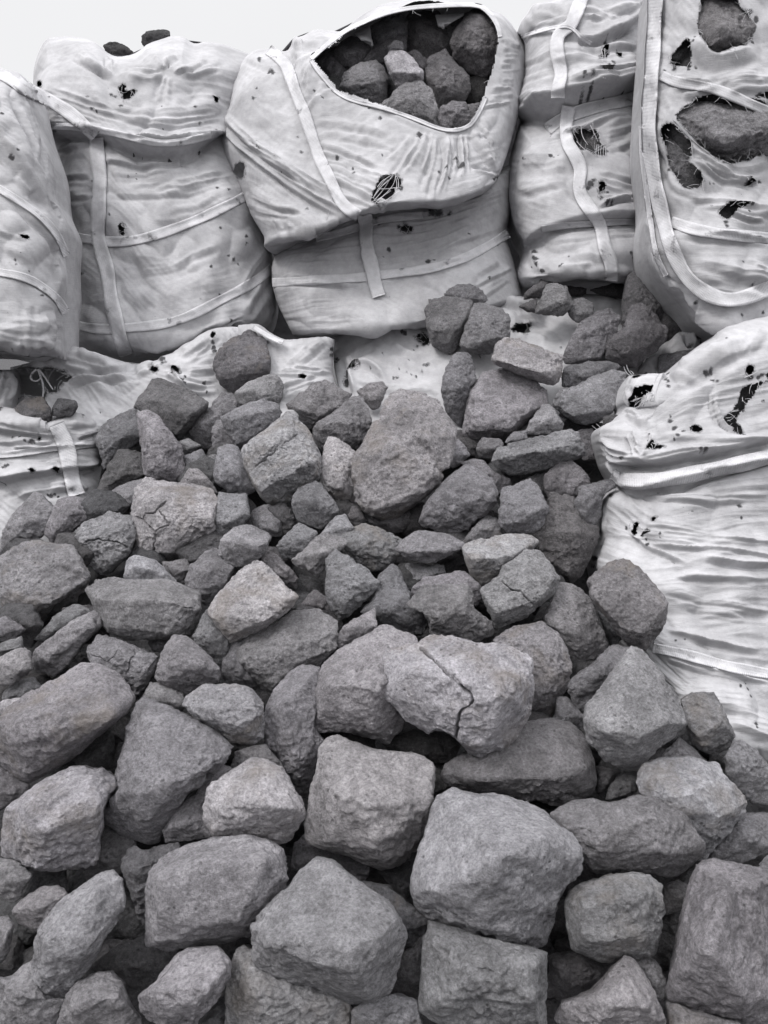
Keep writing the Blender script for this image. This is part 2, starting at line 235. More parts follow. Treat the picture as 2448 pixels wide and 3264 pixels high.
# ------------------------------------------------------------------ blocks of the pile
# one line per block: crop | nearness (or d<depth>) | silhouette | ridge and corner points x,y,height | tone | label
ROCKS = """
D|4|-60,340 100,250 190,222 330,255 430,260 465,330 525,430 505,500 350,630 200,740 100,740 -20,660 -70,500|300,590,.3 505,450,.12 90,690,.3 150,350,.2 380,330,.15 30,560,.3|1b|broad pitted slab with brownish face at the left edge of the pile
G|2|0,1620 20,1440 100,1330 150,1280 200,1230 240,1240 265,1280 320,1330 300,1390 260,1470 240,1500 130,1545 30,1610 -60,1640|180,1400,.25 120,1340,.2|1|jagged grey rock against the lower left sack, above the brownish slab
G|3|330,1270 430,1255 520,1290 530,1370 450,1440 350,1515 300,1530 255,1480 280,1410|430,1330,.25 330,1460,.2 480,1290,.1|.95|wedge-shaped block pointing down, just left of the cracked pale block
G|5|780,1280 800,1190 850,1145 920,1175 1030,1180 1150,1187 1250,1215 1283,1280 1260,1400 1265,1500 1190,1575 1090,1615 950,1640 870,1625 780,1590 755,1480 760,1380|1000,1430,.3 1000,1590,.25 1230,1400,.15 850,1300,.3 980,1240,.25 880,1560,.3|1.15b|large pale block crazed with dark branching cracks on the left of the pile
G|4|455,1440 500,1410 580,1385 650,1345 720,1375 790,1370 800,1500 770,1560 760,1600 700,1640 640,1715 600,1720 540,1660 470,1640 440,1520|520,1500,.15 700,1460,.25 640,1660,.2 740,1590,.2|1.1|pale slab split by one curved crack, adjoining the crazed block's left side
G|2|550,1350 600,1270 690,1200 790,1160 880,1140 830,1300 800,1390 700,1390 580,1385|700,1290,.25 620,1340,.2|.9|dark rough rock tucked behind the upper left corner of the crazed block
G|3|540,1290 590,1160 640,1070 700,985 750,980 840,1000 855,1060 850,1130 760,1160 660,1220 600,1280|720,1120,.25 790,1030,.15 640,1180,.2|.68|dark bluish leaning block beside the lower left sack's white band
G|3|560,930 590,850 640,800 790,740 850,780 850,900 780,960 690,1000 610,1105 585,1010|620,960,.2 720,900,.25 800,820,.2 620,860,.15|.85|rounded dark rock resting against the lower left sack's right end
G|6|800,760 860,745 930,780 960,830 1030,930 1065,960 1075,1060 1090,1130 1080,1170 1000,1175 920,1165 850,1130 840,1000 820,880|880,900,.25 950,1050,.28 1000,980,.2|1.05|tall mottled stone standing upright left of the layered block
G|5|775,730 850,620 900,565 940,558 1010,590 1110,630 1225,705 1220,730 1150,800 1050,940 1010,910 900,800 820,745|1110,790,.28 930,690,.15 1040,900,.2 1190,725,.12|.8|big dark flat-faced block at the pile's upper left crest
G|3|1095,870 1130,810 1240,740 1310,640 1360,650 1430,700 1340,800 1290,900 1290,1010 1240,1005 1150,950|1190,840,.2 1300,760,.2|.92|slanting long stone between the dark crest block and the square-topped block
G|4|1240,880 1270,810 1300,800 1350,870 1400,960 1300,1010 1245,1000|1280,880,.15|1|smooth triangular stone left of the square-topped block
H|6|280,640 400,570 500,520 620,480 700,485 790,520 830,590 790,680 640,760 540,860 450,935 390,850 330,740|400,640,.25 640,580,.25 790,570,.12 430,880,.2|.97|square-topped block behind the layered block's upper left side
H|8|460,900 560,830 880,580 930,590 1060,750 1175,970 1170,1060 1160,1180 1000,1260 860,1400 740,1440 640,1350 590,1270 530,1150 490,1040|570,1200,.3 850,1130,.38 1080,1010,.3 640,1300,.3 700,870,.3 900,700,.22 1150,990,.15|1.15b|large tilted layered block with parallel grooves near the pile's top
H|7|215,1130 240,1000 260,900 360,865 440,900 500,1040 540,1150 595,1290 500,1340 380,1320 330,1270 250,1230|330,1000,.3 430,1180,.3 300,1180,.2|1|rounded stone with a pale shoulder at the layered block's left
G|5|1250,490 1265,420 1330,340 1430,320 1440,290 1480,272 1560,340 1590,440 1585,530 1560,580 1400,640 1370,655 1290,600 1265,540|1290,560,.2 1400,535,.3 1550,500,.2 1380,390,.25|.8b|brownish block standing by itself against the white sacks
H|5|400,430 520,330 680,260 770,255 830,310 835,420 790,510 640,530 450,520 410,470|720,460,.25 760,300,.2 560,400,.2|.95|flat stone directly under the brownish standing block
H|4|860,520 960,450 1090,340 1210,300 1300,350 1440,430 1380,520 1280,590 1180,660 1080,740 1000,700 960,610 880,560|1160,620,.2 980,570,.2 1150,430,.22|.9|rough rock at the crest, behind the layered block's right corner
I|4|100,400 200,340 330,310 370,370 340,470 300,560 240,570 170,480|250,470,.2 210,370,.1|.9|small stone peeking over the crest left of the huge brown-veined block
H|6|1100,740 1130,690 1250,630 1360,530 1450,450 1530,450 1590,560 1620,680 1560,850 1490,920 1400,870 1300,840 1180,950 1110,860|1340,690,.3 1200,700,.2 1420,830,.25|.92|craggy block between the layered block and the huge brown-veined block
H|7|1180,960 1230,795 1290,800 1350,850 1480,940 1460,1050 1490,1250 1480,1390 1370,1400 1280,1380 1180,1280 1165,1240 1175,1100|1200,1230,.2 1340,1230,.33 1300,950,.25|1.25b|pale broken stone jammed under the huge brown-veined block's left side
I|9|60,1000 160,870 250,680 400,620 640,680 760,920 840,1050 870,1160 830,1240 760,1290 620,1420 450,1530 330,1540 180,1480 100,1390 60,1150|520,1370,.3 190,1460,.3 430,900,.32 780,1130,.25 690,1300,.25;300,600 340,490 400,420 480,385 700,410 840,490 900,600 985,750 985,850 940,950 920,1100 850,1120 500,900 300,700|720,830,.35 950,800,.12 520,560,.2|.98b|huge rough block with brown veins at the top centre of the pile
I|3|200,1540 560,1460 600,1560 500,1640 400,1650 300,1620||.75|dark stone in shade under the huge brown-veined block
I|7|845,400 870,270 950,90 990,60 1100,70 1140,150 1160,250 1150,320 1090,370 1060,560 1020,720 960,670 910,610 870,520|990,380,.28 1060,220,.2 990,120,.12 950,500,.2|.9|smooth upright oblong stone right of the huge brown-veined block
I|4|930,960 990,820 1060,890 1110,970 1000,1060 930,1100|1010,960,.2|1.1|little pale stone under the huge block's right shoulder
K|6|355,1010 390,760 480,630 590,615 760,660 860,740 860,840 740,940 640,1020 490,1020 430,1050 380,1040|430,960,.28 640,970,.28 480,710,.12 430,800,.2 740,860,.25|.95|large pitted square block right of the oblong stone
K|9|530,560 555,470 600,435 680,440 840,505 955,545 950,620 930,690 900,715 820,695 640,620 555,590|565,560,.22 780,625,.3 860,560,.15 700,490,.12 870,660,.28|1.1b|flat brown-topped block lying across the large pitted square block
K|7|340,480 380,370 430,230 500,235 600,270 640,320 640,430 570,450 530,530 440,530 370,510|400,490,.22 480,290,.2 560,430,.2|.88|block with a pale left face leaning in the upper group of rocks
K|6|140,280 160,210 250,185 330,205 420,215 410,300 370,360 340,440 330,500 290,535 180,480 150,370|270,450,.25 180,390,.2 350,350,.25|.82|dark upright rock at the left end of the upper group
K|5|200,150 300,100 400,120 480,160 515,215 430,260 330,240 240,195|330,190,.2|.9|flat stone lying on top of the upper group's left end
K|7|785,290 820,200 850,120 900,110 970,130 1010,250 960,300 880,305|830,270,.2 950,220,.22|.9|bell-shaped rock sitting on the white middle sack
K|6|980,290 1020,210 1060,195 1130,235 1130,290 1090,340 1030,350|1060,290,.2|.85|small rounded rock right of the bell-shaped rock
K|4|715,185 750,150 830,90 900,95 850,140 820,200 720,210||.7|dark stone behind the bell-shaped rock's left side
K|4|690,250 800,200 800,285 740,278||.7|thin dark shard half covered by the bell-shaped rock
K|2|970,130 1090,145 1090,180 1000,190||.6|dark stone under the right-hand sack's lower edge
K|2|1110,155 1300,100 1320,210 1200,185||.6|long dark stone in the gap beneath the right-hand sack
K|7|945,560 1000,430 1060,340 1150,280 1220,260 1290,310 1270,400 1210,470 1175,560 1090,585 960,590|1165,370,.28 1165,550,.2 1050,420,.15|.88|two-faced block with a dark right side above the brown-topped block
K|6|1300,350 1305,200 1330,60 1390,20 1450,60 1490,140 1545,220 1540,340 1450,420 1310,400|1400,150,.25 1460,280,.25|.75|dark pillar of rock at the top right of the pile
K|8|1200,560 1205,470 1260,420 1315,390 1350,240 1420,225 1490,300 1565,380 1560,440 1500,510 1380,610 1290,595|1400,360,.3 1330,520,.25 1250,470,.2|.78|bulging dark rock leaning on the pillar of rock
K|7|945,640 960,610 1100,575 1230,570 1290,600 1220,690 1060,725 950,720|1080,650,.2 1200,600,.15|.85|low flat stone between the two-faced block and the long oval rock
K|8|885,820 920,750 1030,730 1130,660 1240,620 1330,640 1325,720 1280,830 1190,920 1080,950 1010,930 940,880|1000,890,.22 1240,860,.25 1100,770,.2|.93|long oval pitted rock touching the torn right sack
K|7|720,1000 760,920 830,825 870,830 920,890 960,940 940,1000 790,1010|880,910,.22|1.05|pyramid-shaped pale stone under the long oval rock
K|3|920,880 1050,930 1170,930 1100,990 960,990||.7|dark stone in the hollow below the long oval rock
K|6|435,1080 480,1020 580,1030 605,1070 530,1150 460,1140||.9|small knobbly stone left of the long ridged slab
K|6|605,1055 660,990 740,980 740,1030 650,1060||.95|small flat stone in front of the large pitted square block
K|9|525,1160 560,1080 700,1050 830,1010 1000,970 1040,990 1070,1050 1100,1120 1030,1150 880,1190 740,1240 640,1245 560,1200|620,1130,.3 880,1090,.35 1010,1060,.25|.93|long ridged slab lying across the upper right of the pile
K|5|1040,980 1120,970 1160,1020 1150,1100 1090,1150 1050,1120||.8|dark stone capping the right end of the long ridged slab
K|4|1060,1150 1100,1080 1195,1060 1200,1170 1110,1165||.75|little dark stone against the torn sack's puckered neck
K|7|840,1250 920,1170 1000,1150 1080,1220 1115,1290 1040,1385 950,1420 870,1400 840,1330|910,1260,.2 1000,1350,.2|.9|cube-like rock below the long ridged slab's right half
K|5|690,1280 850,1215 880,1380 800,1340||.8|dim stone left of the cube-like rock
K|8|1020,1400 1040,1320 1120,1290 1240,1260 1260,1300 1170,1360 1165,1500 1130,1545 1050,1540 1020,1480|1110,1360,.2 1100,1480,.2|.85|twisted double-lobed stone at the torn sack's left edge
K|9|570,1450 590,1320 620,1310 760,1265 800,1300 865,1430 850,1510 780,1590 640,1590 575,1540|640,1530,.25 730,1470,.35 845,1440,.18 620,1350,.15|.93|square block with a smooth shaded lower face, right of centre crest
I|8|650,1550 700,1400 870,1190 1060,1050 1120,1060 1300,1180 1360,1290 1340,1380 1200,1530 1080,1620 1000,1650 870,1650 670,1590|1070,1230,.3 1310,1370,.22 860,1310,.22 700,1540,.15|.92|roof-shaped block with a dark front face below the upright oblong stone
I|6|1005,1030 1150,1000 1210,1020 1300,1120 1450,1180 1460,1230 1370,1320 1250,1200|1250,1130,.15|1|flat stone behind the roof-shaped block's upper right edge
F|6|280,190 370,70 380,-60 520,-30 560,130 665,150 675,200 620,330 560,440 500,480 400,420 330,300|530,180,.25 500,420,.2 400,100,.1|.72|tall dark rock in front of the torn sack's left edge
E|6|1290,250 1340,160 1440,75 1500,90 1530,190 1380,215|1430,150,.15|.95b|small yellowish stone under the square block with shaded face
E|6|600,160 720,125 830,165 940,210 940,290 900,330 870,390 760,410 640,330 540,260 470,250 500,200|740,230,.2 850,330,.2|.92b|broad brown-streaked rock in the middle of the upper pile
E|7|440,200 550,80 600,62 650,150 580,210 460,240|590,150,.15|.98|small peaked stone rising left of the brown-streaked rock
E|8|275,345 380,260 470,180 600,210 620,240 520,330 440,445 370,410 300,370|460,300,.2 420,400,.15|.95|low slanting slab below the small peaked stone
E|6|190,260 260,180 330,120 440,180 400,260 290,340 230,330|310,230,.2|1|knobbly stone left of the low slanting slab
E|8|895,280 940,220 1030,165 1180,185 1300,240 1310,270 1190,335 1080,360 960,330|1000,290,.22 1200,290,.2|.97|oval flattish stone under the roof-shaped block
E|8|1290,270 1330,240 1490,195 1620,185 1700,200 1740,230 1690,300 1600,400 1520,450 1400,490 1340,430 1310,350|1340,330,.25 1560,330,.33 1690,250,.15|1.25b|pale tan flat-topped block right of centre
F|10|-30,520 90,440 100,380 170,350 240,280 320,290 400,370 440,450 420,530 300,610 250,680 60,755 40,680 0,610|60,650,.25 280,590,.25 110,470,.12 410,470,.12 200,380,.1|1.05|pale block cut by a straight crack, just below the tan block
E|8|490,330 540,278 620,320 760,420 800,470 790,510 700,600 620,680 560,700 500,600 480,500 500,440|600,590,.22 740,490,.15 560,390,.18|.93|triangular rock pointing up in the centre of the pile
E|6|690,650 780,560 800,430 880,360 920,400 970,530 970,620 1090,650 1100,700 1060,780 960,780 900,750 860,720 780,670|870,600,.25 850,450,.15 900,660,.2|.9|craggy hump right of the triangular rock
E|8|960,600 990,560 1060,490 1200,490 1320,480 1350,540 1330,600 1360,640 1470,720 1480,780 1350,830 1250,800 1110,780 1100,690 1060,640|1110,690,.28 1260,620,.3 1320,540,.15|.97|flat-topped stone with a dark front, right of the craggy hump
E|4|930,400 960,360 1190,370 1200,420 1080,470 1000,500 960,500||1|narrow slab beneath the oval flattish stone
E|6|970,560 1000,500 1070,450 1260,405 1330,420 1400,490 1410,550 1380,610 1340,570 1320,500 1060,500|1180,450,.1 1370,510,.12|.95|curved stone curling round the back of the flat-topped stone
E|8|540,800 590,730 700,660 780,620 790,730 690,800 560,860|660,740,.2|.95|small slanted slab touching the centre cap rock's upper left
D|7|1370,900 1440,810 1510,745 1610,740 1720,640 1870,630 1990,700 1980,850 1870,970 1750,960 1660,1050 1600,1175 1450,1010|1425,930,.28 1610,1090,.28 1810,880,.25 1650,800,.25|.98|broad pitted block with a smooth shaded lower left side
E|8|120,1340 110,1270 180,1110 260,1010 330,955 450,970 470,1080 430,1200 400,1370 480,1400 440,1480 400,1640 380,1760 330,1720 240,1640 140,1480|230,1200,.3 300,1500,.28 380,1050,.2|.95|tall smooth rounded stone left of the big pointed cap rock
E|10|370,1370 380,1250 420,1100 470,960 560,870 760,770 830,720 880,730 930,770 1030,800 1060,900 950,1000 900,1130 935,1270 940,1330 860,1415 780,1390 600,1340 450,1350|790,1080,.38 735,1310,.3 500,1080,.25 800,850,.15 460,1290,.22|1.08|big cap-shaped rock with a fold down its front, centre of the pile
E|12|800,1000 830,870 930,850 1030,840 1100,785 1230,795 1370,840 1590,845 1700,920 1710,1100 1690,1250 1600,1400 1530,1480 1430,1510 1340,1480 1270,1390 1150,1310 1080,1360 950,1280 850,1170 790,1110|1430,1380,.33 1560,1120,.38 1200,1250,.28 1670,1050,.15 1380,1460,.25 1000,1000,.22 1300,900,.2|1.3b|large pale cracked block with a deep split, overlapping the cap-shaped rock
F|6|340,700 350,660 420,540 440,470 530,490 600,540 640,650 720,830 700,900 640,940 520,950 490,900 440,760|560,800,.25 540,620,.15|.97|leaf-shaped slab right of the straight-cracked pale block
F|12|600,470 650,410 720,360 800,330 860,345 920,400 1000,480 1080,590 1060,700 1030,770 940,870 860,850 780,780 720,680 620,570|640,550,.2 790,730,.3 920,770,.3 1040,640,.22 790,410,.15|.9b|rusty-speckled block resting against the lower right sack
F|6|30,790 170,730 330,705 430,770 480,850 515,970 500,1060 430,1170 380,1300 290,1290 230,1270 230,1150 230,1000 180,900 80,850|400,1040,.25 380,850,.2 320,1150,.25|.95b|rounded stone with a brown patch behind the deeply split block
F|7|480,1110 500,1050 640,950 750,835 850,850 870,930 750,1080 650,1180 590,1255 510,1180|640,1020,.25 780,890,.12|.95|slanting stone behind the large egg-shaped rock's left side
F|12|580,1280 600,1200 700,1080 800,930 860,850 920,870 1020,980 1100,1100 1190,1310 1120,1370 1000,1450 910,1550 820,1575 700,1520 590,1400|880,1400,.36 1060,1300,.3 670,1330,.3 850,1040,.2 1170,1300,.12|1.08|large smooth pointed rock with a bulging base, right of the split block
F|8|1150,1160 1210,1120 1340,1120 1380,1160 1410,1250 1470,1380 1450,1430 1380,1500 1300,1480 1220,1420 1200,1370 1180,1300|1250,1380,.25 1390,1300,.22 1250,1180,.12|.85b|dark brownish block against the lower right sack's base
F|7|1410,1500 1460,1410 1510,1405 1580,1450 1660,1560 1720,1600 1720,1790 1540,1760 1420,1600|1530,1550,.2|.93|rock at the right edge just under the sack's lowest corner
F|6|1040,1500 1150,1380 1290,1520 1220,1590 1060,1560||.85|flat dark slab behind the lumpy pale-crested rock
F|4|400,1290 430,1150 480,1150 580,1260 570,1360 480,1340||.95|stone wedged left of the large pointed rock
C|6|-265,190 -240,140 -160,90 0,50 130,-40 230,-110 400,-130 520,-100 590,-40 640,100 655,230 640,290 540,370 460,385 370,370 290,330 250,350 180,320 0,320 -100,290 -230,260|0,220,.22 300,260,.25 560,180,.2 300,30,.15|.85|wide dark cracked boulder between the split block and the pointed rock
C|4|640,150 780,170 720,290 660,300||.7|small dark stone under the large pointed rock
C|5|700,340 740,260 800,190 920,180 920,320 800,350||.75|dim rounded stone below the pointed rock
C|9|890,240 920,140 1050,100 1180,90 1290,120 1370,130 1390,190 1480,270 1545,350 1520,440 1440,520 1340,620 1280,710 1150,690 1050,520 1000,360 910,300|1020,230,.2 1110,370,.28 1290,300,.3 1370,440,.28|1.15b|lumpy pale-crested boulder near the lower right edge
C|10|380,430 500,365 620,345 700,370 780,370 900,320 1020,320 1070,390 1150,400 1260,560 1320,640 1240,720 1140,800 1080,800 1000,770 850,750 780,735 700,780 620,770 570,700 540,580 440,510|700,560,.22 970,450,.25 1000,640,.22 630,700,.2 1110,700,.2|.97|wide smooth saddle-shaped boulder in front of the lumpy pale-crested one
B|13|1135,335 1230,275 1360,325 1530,325 1650,360 1770,410 1860,510 1940,540 1990,620 2002,700 1990,780 1910,830 1870,870 1840,960 1820,1060 1780,1180 1770,1230 1660,1220 1480,1230 1370,1190 1100,1040 1010,970 985,850 1030,650 1090,500|1300,1020,.33 1540,680,.42 1960,660,.12 1110,900,.25 1350,500,.22 1600,1150,.25 1780,560,.3|1.05|biggest smooth boulder with a bulging front, bottom centre right
B|11|1095,1060 1090,1130 1060,1160 1050,1400 1030,1580 1200,1690 1300,1740 1780,1780 1790,1240 1600,1200 1400,1150 1250,1100|1120,1180,.1 1700,1500,.3 1110,1550,.2 1400,1350,.3 1700,1300,.2|1|square boulder directly beneath the biggest smooth boulder
C|11|465,960 500,880 560,850 740,790 870,775 960,790 1040,840 1050,1050 1040,1180 1000,1260 890,1290 780,1290 640,1300 510,1240 480,1100|570,930,.28 900,900,.32 960,1150,.28 570,1170,.28|.97b|rounded cube boulder ringed by dark gaps at the lower right
C|12|1060,1460 1130,1240 1170,1040 1210,860 1260,740 1330,700 1500,730 1760,780 1820,1500 1660,1680 1400,1640 1200,1570 1080,1520|1160,1470,.15 1480,1500,.3 1400,900,.3 1300,1200,.3|1.05|big smooth slab cut by the right edge at the bottom corner
C|4|1050,850 1140,820 1230,850 1200,960 1140,1000 1050,1010||.9|small stone between the rounded cube and the corner slab
C|9|400,1640 450,1540 600,1500 690,1450 760,1320 820,1265 880,1290 980,1420 1000,1500 1090,1740 500,1760|820,1400,.2 700,1560,.25 950,1560,.22|1|peaked boulder at the bottom edge below the rounded cube
C|7|880,1290 960,1270 1030,1320 1060,1420 1110,1560 1150,1740 1000,1600|1000,1400,.12|.95|thin slab behind the peaked bottom boulder's right side
C|4|360,1260 520,1240 640,1300 750,1310 700,1430 560,1490 440,1530 360,1490||.7|dark boulder in the hollow below the rounded cube
C|7|1070,1530 1200,1580 1500,1660 1560,1760 1080,1760||.9b|brownish stone under the corner slab at the bottom edge
C|5|1300,700 1430,540 1520,430 1680,420 1700,640 1500,720 1400,740|1500,560,.2|.9|shaded slab at the right edge above the corner slab
C|6|1600,740 1660,670 1740,720 1700,790||1.05|tiny pale stone at the right edge above the corner slab
B|11|450,30 490,-10 560,-30 640,10 760,60 1000,75 1130,130 1130,250 1100,430 1080,560 1030,640 900,740 820,760 740,730 640,670 500,640 380,600 360,500 385,400 410,200|620,370,.33 1090,370,.22 470,200,.2 540,420,.25 860,630,.35 500,590,.25 640,100,.12|1.08|large square-cut boulder with a pale top and dark front, bottom centre
B|13|35,1200 45,1080 150,960 280,850 350,760 430,690 520,710 620,790 720,860 850,940 900,1000 950,1080 970,1140 940,1250 870,1480 800,1560 680,1540 560,1510 440,1470 300,1420 150,1370 60,1290|180,1180,.3 620,1310,.42 740,1230,.38 900,1040,.15 60,1110,.12 350,1250,.36 720,1480,.3|1.12|huge pale-topped boulder with a small knob on top, bottom centre
B|8|690,820 850,850 1000,980 1090,1050 1060,1140 960,1280 900,1150 800,980|960,1080,.15|.8b|brownish slab behind the knobbed boulder's right side
B|6|860,1480 940,1260 1070,1130 1070,1300 1050,1530 950,1520||.75|dark stone in the gap right of the knobbed boulder
B|8|640,1580 720,1530 900,1490 1030,1530 1060,1660 1060,1740 640,1740|850,1580,.15|1b|stone cut by the bottom edge between the two big centre boulders
B|9|-90,1400 -50,1250 0,1200 60,1230 200,1350 440,1450 640,1530 660,1740 -110,1760|100,1400,.22 400,1550,.22 50,1650,.25|1.12b|rusty pale boulder cut by the bottom edge under the knobbed boulder
B|5|280,740 300,600 370,540 500,620 740,720 740,800 690,835 560,760 430,720 330,770|400,680,.15|.85|stone peeking below the square-cut boulder's lower left
B|4|790,760 900,730 1030,690 1000,850 970,960 880,860||.7|dark stone below the square-cut boulder's right corner
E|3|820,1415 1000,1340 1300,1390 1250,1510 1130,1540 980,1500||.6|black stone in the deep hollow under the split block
A|10|5,600 20,410 70,360 160,300 230,240 430,150 490,150 510,170 600,165 670,220 675,260 600,380 600,500 580,550 580,660 560,720 480,750 400,750 300,765 170,750 10,670|340,300,.3 220,520,.36 190,720,.25 550,230,.15 560,400,.2 100,400,.15|1.25b|pale two-faced block at the left edge, lower half of the pile
D|10|790,1180 850,1150 1000,1210 1250,1340 1380,1460 1340,1530 1220,1640 1100,1700 1020,1830 960,1900 930,2000 870,2010 700,1950 600,1870 600,1790 680,1620 740,1400 740,1300|740,1740,.3 880,1400,.25 1080,1620,.3 870,1880,.25|1|tall smooth wedge-shaped boulder standing right of the pale two-faced block
A|11|1190,370 1220,260 1380,160 1480,100 1560,110 1650,160 1690,210 1790,400 1795,440 1720,570 1640,605 1550,570 1400,555 1240,555 1190,450|1250,530,.12 1400,400,.36 1540,380,.36 1700,390,.2 1470,210,.22|1.35b|bright pale faceted block left of the square-cut boulder
A|8|950,510 1000,450 1100,330 1220,290 1230,450 1260,560 1060,590 970,590|1080,480,.2|1|smaller stone attached to the bright faceted block's left side
A|9|1150,320 1220,160 1290,115 1370,160 1260,260 1190,370|1270,190,.12|1|little rounded stone above the bright faceted block's left edge
A|8|1350,160 1380,60 1480,30 1560,20 1620,100 1680,170 1480,130|1500,80,.1|.9|small rough stone just behind the bright faceted block's top
A|5|480,720 600,500 790,570 800,640 720,720 710,780 500,840|640,660,.15|.8|rounded stone in shade right of the pale two-faced block
A|7|705,720 740,640 790,620 840,650 1050,590 1060,640 920,720 880,840 860,1110 820,1060 780,920|790,760,.12|.9|upright stone wedged behind the big rounded slab's left edge
A|12|870,760 900,710 1060,620 1250,575 1420,555 1560,580 1660,640 1690,720 1700,850 1640,930 1500,1040 1460,1150 1300,1185 1080,1210 980,1230 860,1200 850,950|910,800,.28 1560,700,.3 1400,1050,.3 950,1130,.28 1200,700,.3|1.08|big rounded slab-like boulder at lower left centre
A|12|160,1480 190,1260 210,1120 260,1040 390,910 500,840 600,775 660,762 715,810 735,980 600,1180 540,1300 400,1450 370,1520 220,1505|560,880,.25 280,1200,.3 480,1230,.25 230,1430,.2|1.05|long diagonal boulder at the lower left with whitish flecks
A|7|60,1000 140,920 260,850 340,850 400,900 340,1000 240,1110 200,1115 100,1070|220,960,.2|.97|bumpy rounded stone above the long diagonal boulder
A|8|-40,880 -30,680 60,700 150,740 180,800 100,940 60,955|60,830,.18|1.05|stone under the pale two-faced block at the left edge
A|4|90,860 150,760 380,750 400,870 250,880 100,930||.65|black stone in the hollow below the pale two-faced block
A|7|-40,1320 -30,1040 40,1030 75,1070 60,1140 30,1280 0,1310||.9|sliver of stone at the left edge beside a dark hole
A|8|-50,1720 -40,1380 50,1410 130,1330 190,1290 220,1440 260,1520 380,1520 330,1640 320,1740|120,1500,.25|.95|smooth boulder at the bottom left corner
A|9|330,1640 380,1500 450,1410 560,1365 640,1360 720,1430 760,1560 830,1640 840,1750 330,1760|520,1520,.3 680,1500,.22|.93|domed boulder at the bottom edge right of the corner boulder
A|5|500,1370 560,1290 700,1200 850,1150 950,1190 1060,1230 960,1400 870,1490 780,1560 700,1400|780,1320,.18|.68|dark rough boulder under the big rounded slab
A|11|805,1510 890,1440 930,1400 1050,1250 1110,1220 1280,1210 1350,1290 1350,1380 1300,1480 1200,1600 1100,1740 1000,1720 870,1640 820,1580|900,1460,.2 990,1570,.3 1190,1470,.36 1320,1330,.18 1070,1290,.15|1.15|pale brick-shaped block with a hollow face at the bottom left centre
A|5|1170,1680 1280,1510 1360,1480 1360,1740 1180,1760||.85|stone at the bottom edge right of the pale brick-shaped block
A|6|-50,340 -40,120 60,190 165,260 160,310 40,370 -30,420|60,290,.15|.85|dark stone at the left edge above the pale two-faced block
D|4|420,1520 640,1330 670,1400 650,1560 500,1580||.7|dark stone in shade under the long striped boulder
D|3|630,1560 700,1420 770,1400 750,1580 690,1640||.65|dark stone left of the tall wedge-shaped boulder
D|11|-60,1300 20,1230 130,1150 240,1080 480,945 560,950 700,1010 780,1140 780,1170 740,1240 620,1340 430,1510 170,1655 110,1640 20,1560 -60,1480|110,1290,.2 130,1400,.3 160,1600,.2 620,1280,.28 330,1230,.25 600,1080,.15|1.1b|long rough striped boulder at the left edge, middle height
D|7|500,930 520,850 570,785 640,790 760,840 880,890 925,910 900,1000 870,1060 820,1130 780,1160 700,1040 560,970|700,900,.15 840,1000,.12|1.05|flat stone with hairline cracks behind the long striped boulder
D|9|505,520 550,455 660,440 740,470 1000,460 1100,510 1170,540 1180,650 1130,790 1000,800 840,800 740,820 620,760 550,600|610,590,.25 880,575,.36 1150,620,.2 640,740,.25 1000,770,.3|.95|wide block with a dark flat front under the crazed block
D|6|720,440 750,330 790,315 900,340 1000,430 1040,480 740,490|830,380,.15|1.15|pale stone peeking between the crazed block and the dark-fronted block
D|4|940,350 1090,330 1120,400 1070,485 1010,460||.85|small shaded stone under the crazed block's right side
D|7|1080,490 1110,380 1200,290 1270,265 1300,340 1370,390 1330,470 1250,580 1200,620 1150,560|1200,400,.18 1200,540,.15|.93|rough stone right of the dark-fronted block
D|11|1210,640 1250,580 1390,410 1510,335 1560,360 1690,520 1760,550 1700,640 1560,740 1440,790 1350,820 1270,740|1350,790,.18 1550,690,.33 1670,580,.18 1520,410,.15 1250,670,.15|1.28b|light square block tilted on its corner, left centre
D|9|1280,330 1290,230 1340,170 1430,135 1500,145 1600,200 1560,290 1500,350 1390,390 1300,370|1400,230,.25 1540,270,.2|1|round-topped stone above the light tilted square block
D|6|1480,310 1600,290 1700,390 1750,450 1740,520 1640,450 1560,370||.9|dark crumbly stone right of the light tilted block's top
D|7|180,890 300,790 420,700 560,630 590,670 600,720 500,810 380,970 320,1020 230,1010 180,960|250,930,.25 500,740,.25|1.02|long narrow bar-shaped stone at the left, below the brownish slab
D|8|-50,920 30,910 110,855 170,880 185,980 140,1030 20,1090 -60,1060|120,990,.2|1|lumpy stone at the left edge beside the bar-shaped stone
D|5|-50,700 30,670 140,750 90,810 -40,820||.9|shaded stone at the left edge right under the brownish slab
D|6|-50,900 0,830 130,790 130,860 20,915||.9|little stone above the lumpy left edge stone
D|3|330,660 440,600 540,640 420,740 260,820 180,810 280,740||.8|rounded dark stone behind the bar-shaped stone
D|5|10,1130 100,1050 190,1030 240,1090 130,1160 20,1180||.9|smooth stone below the lumpy left edge stone
D|6|-50,1250 0,1170 140,1150 60,1240|| 1.2|light stone peeking above the long striped boulder at left edge
D|10|890,1040 930,940 960,850 1020,775 1080,790 1150,840 1290,980 1290,1060 1190,1080 1090,1140 1000,1100|960,1040,.26 1040,890,.33 1200,980,.25|.95|sharp-edged dark cube left of the broad pitted block
D|8|1130,790 1180,680 1220,630 1270,720 1340,820 1330,900 1290,990 1160,850|1240,780,.2|.92|stone standing behind the sharp-edged dark cube
D|6|1290,1070 1310,940 1340,820 1440,800 1420,900 1460,1000 1520,1090 1340,1100||.93|narrow stone between the dark cube and the broad pitted block
D|4|870,820 1000,790 970,890 890,880||.9|small stone under the dark-fronted block
D|8|830,1150 880,1050 1000,1090 1080,1130 1090,1210 1050,1250 950,1210 850,1180||.95|smooth stone under the sharp-edged dark cube
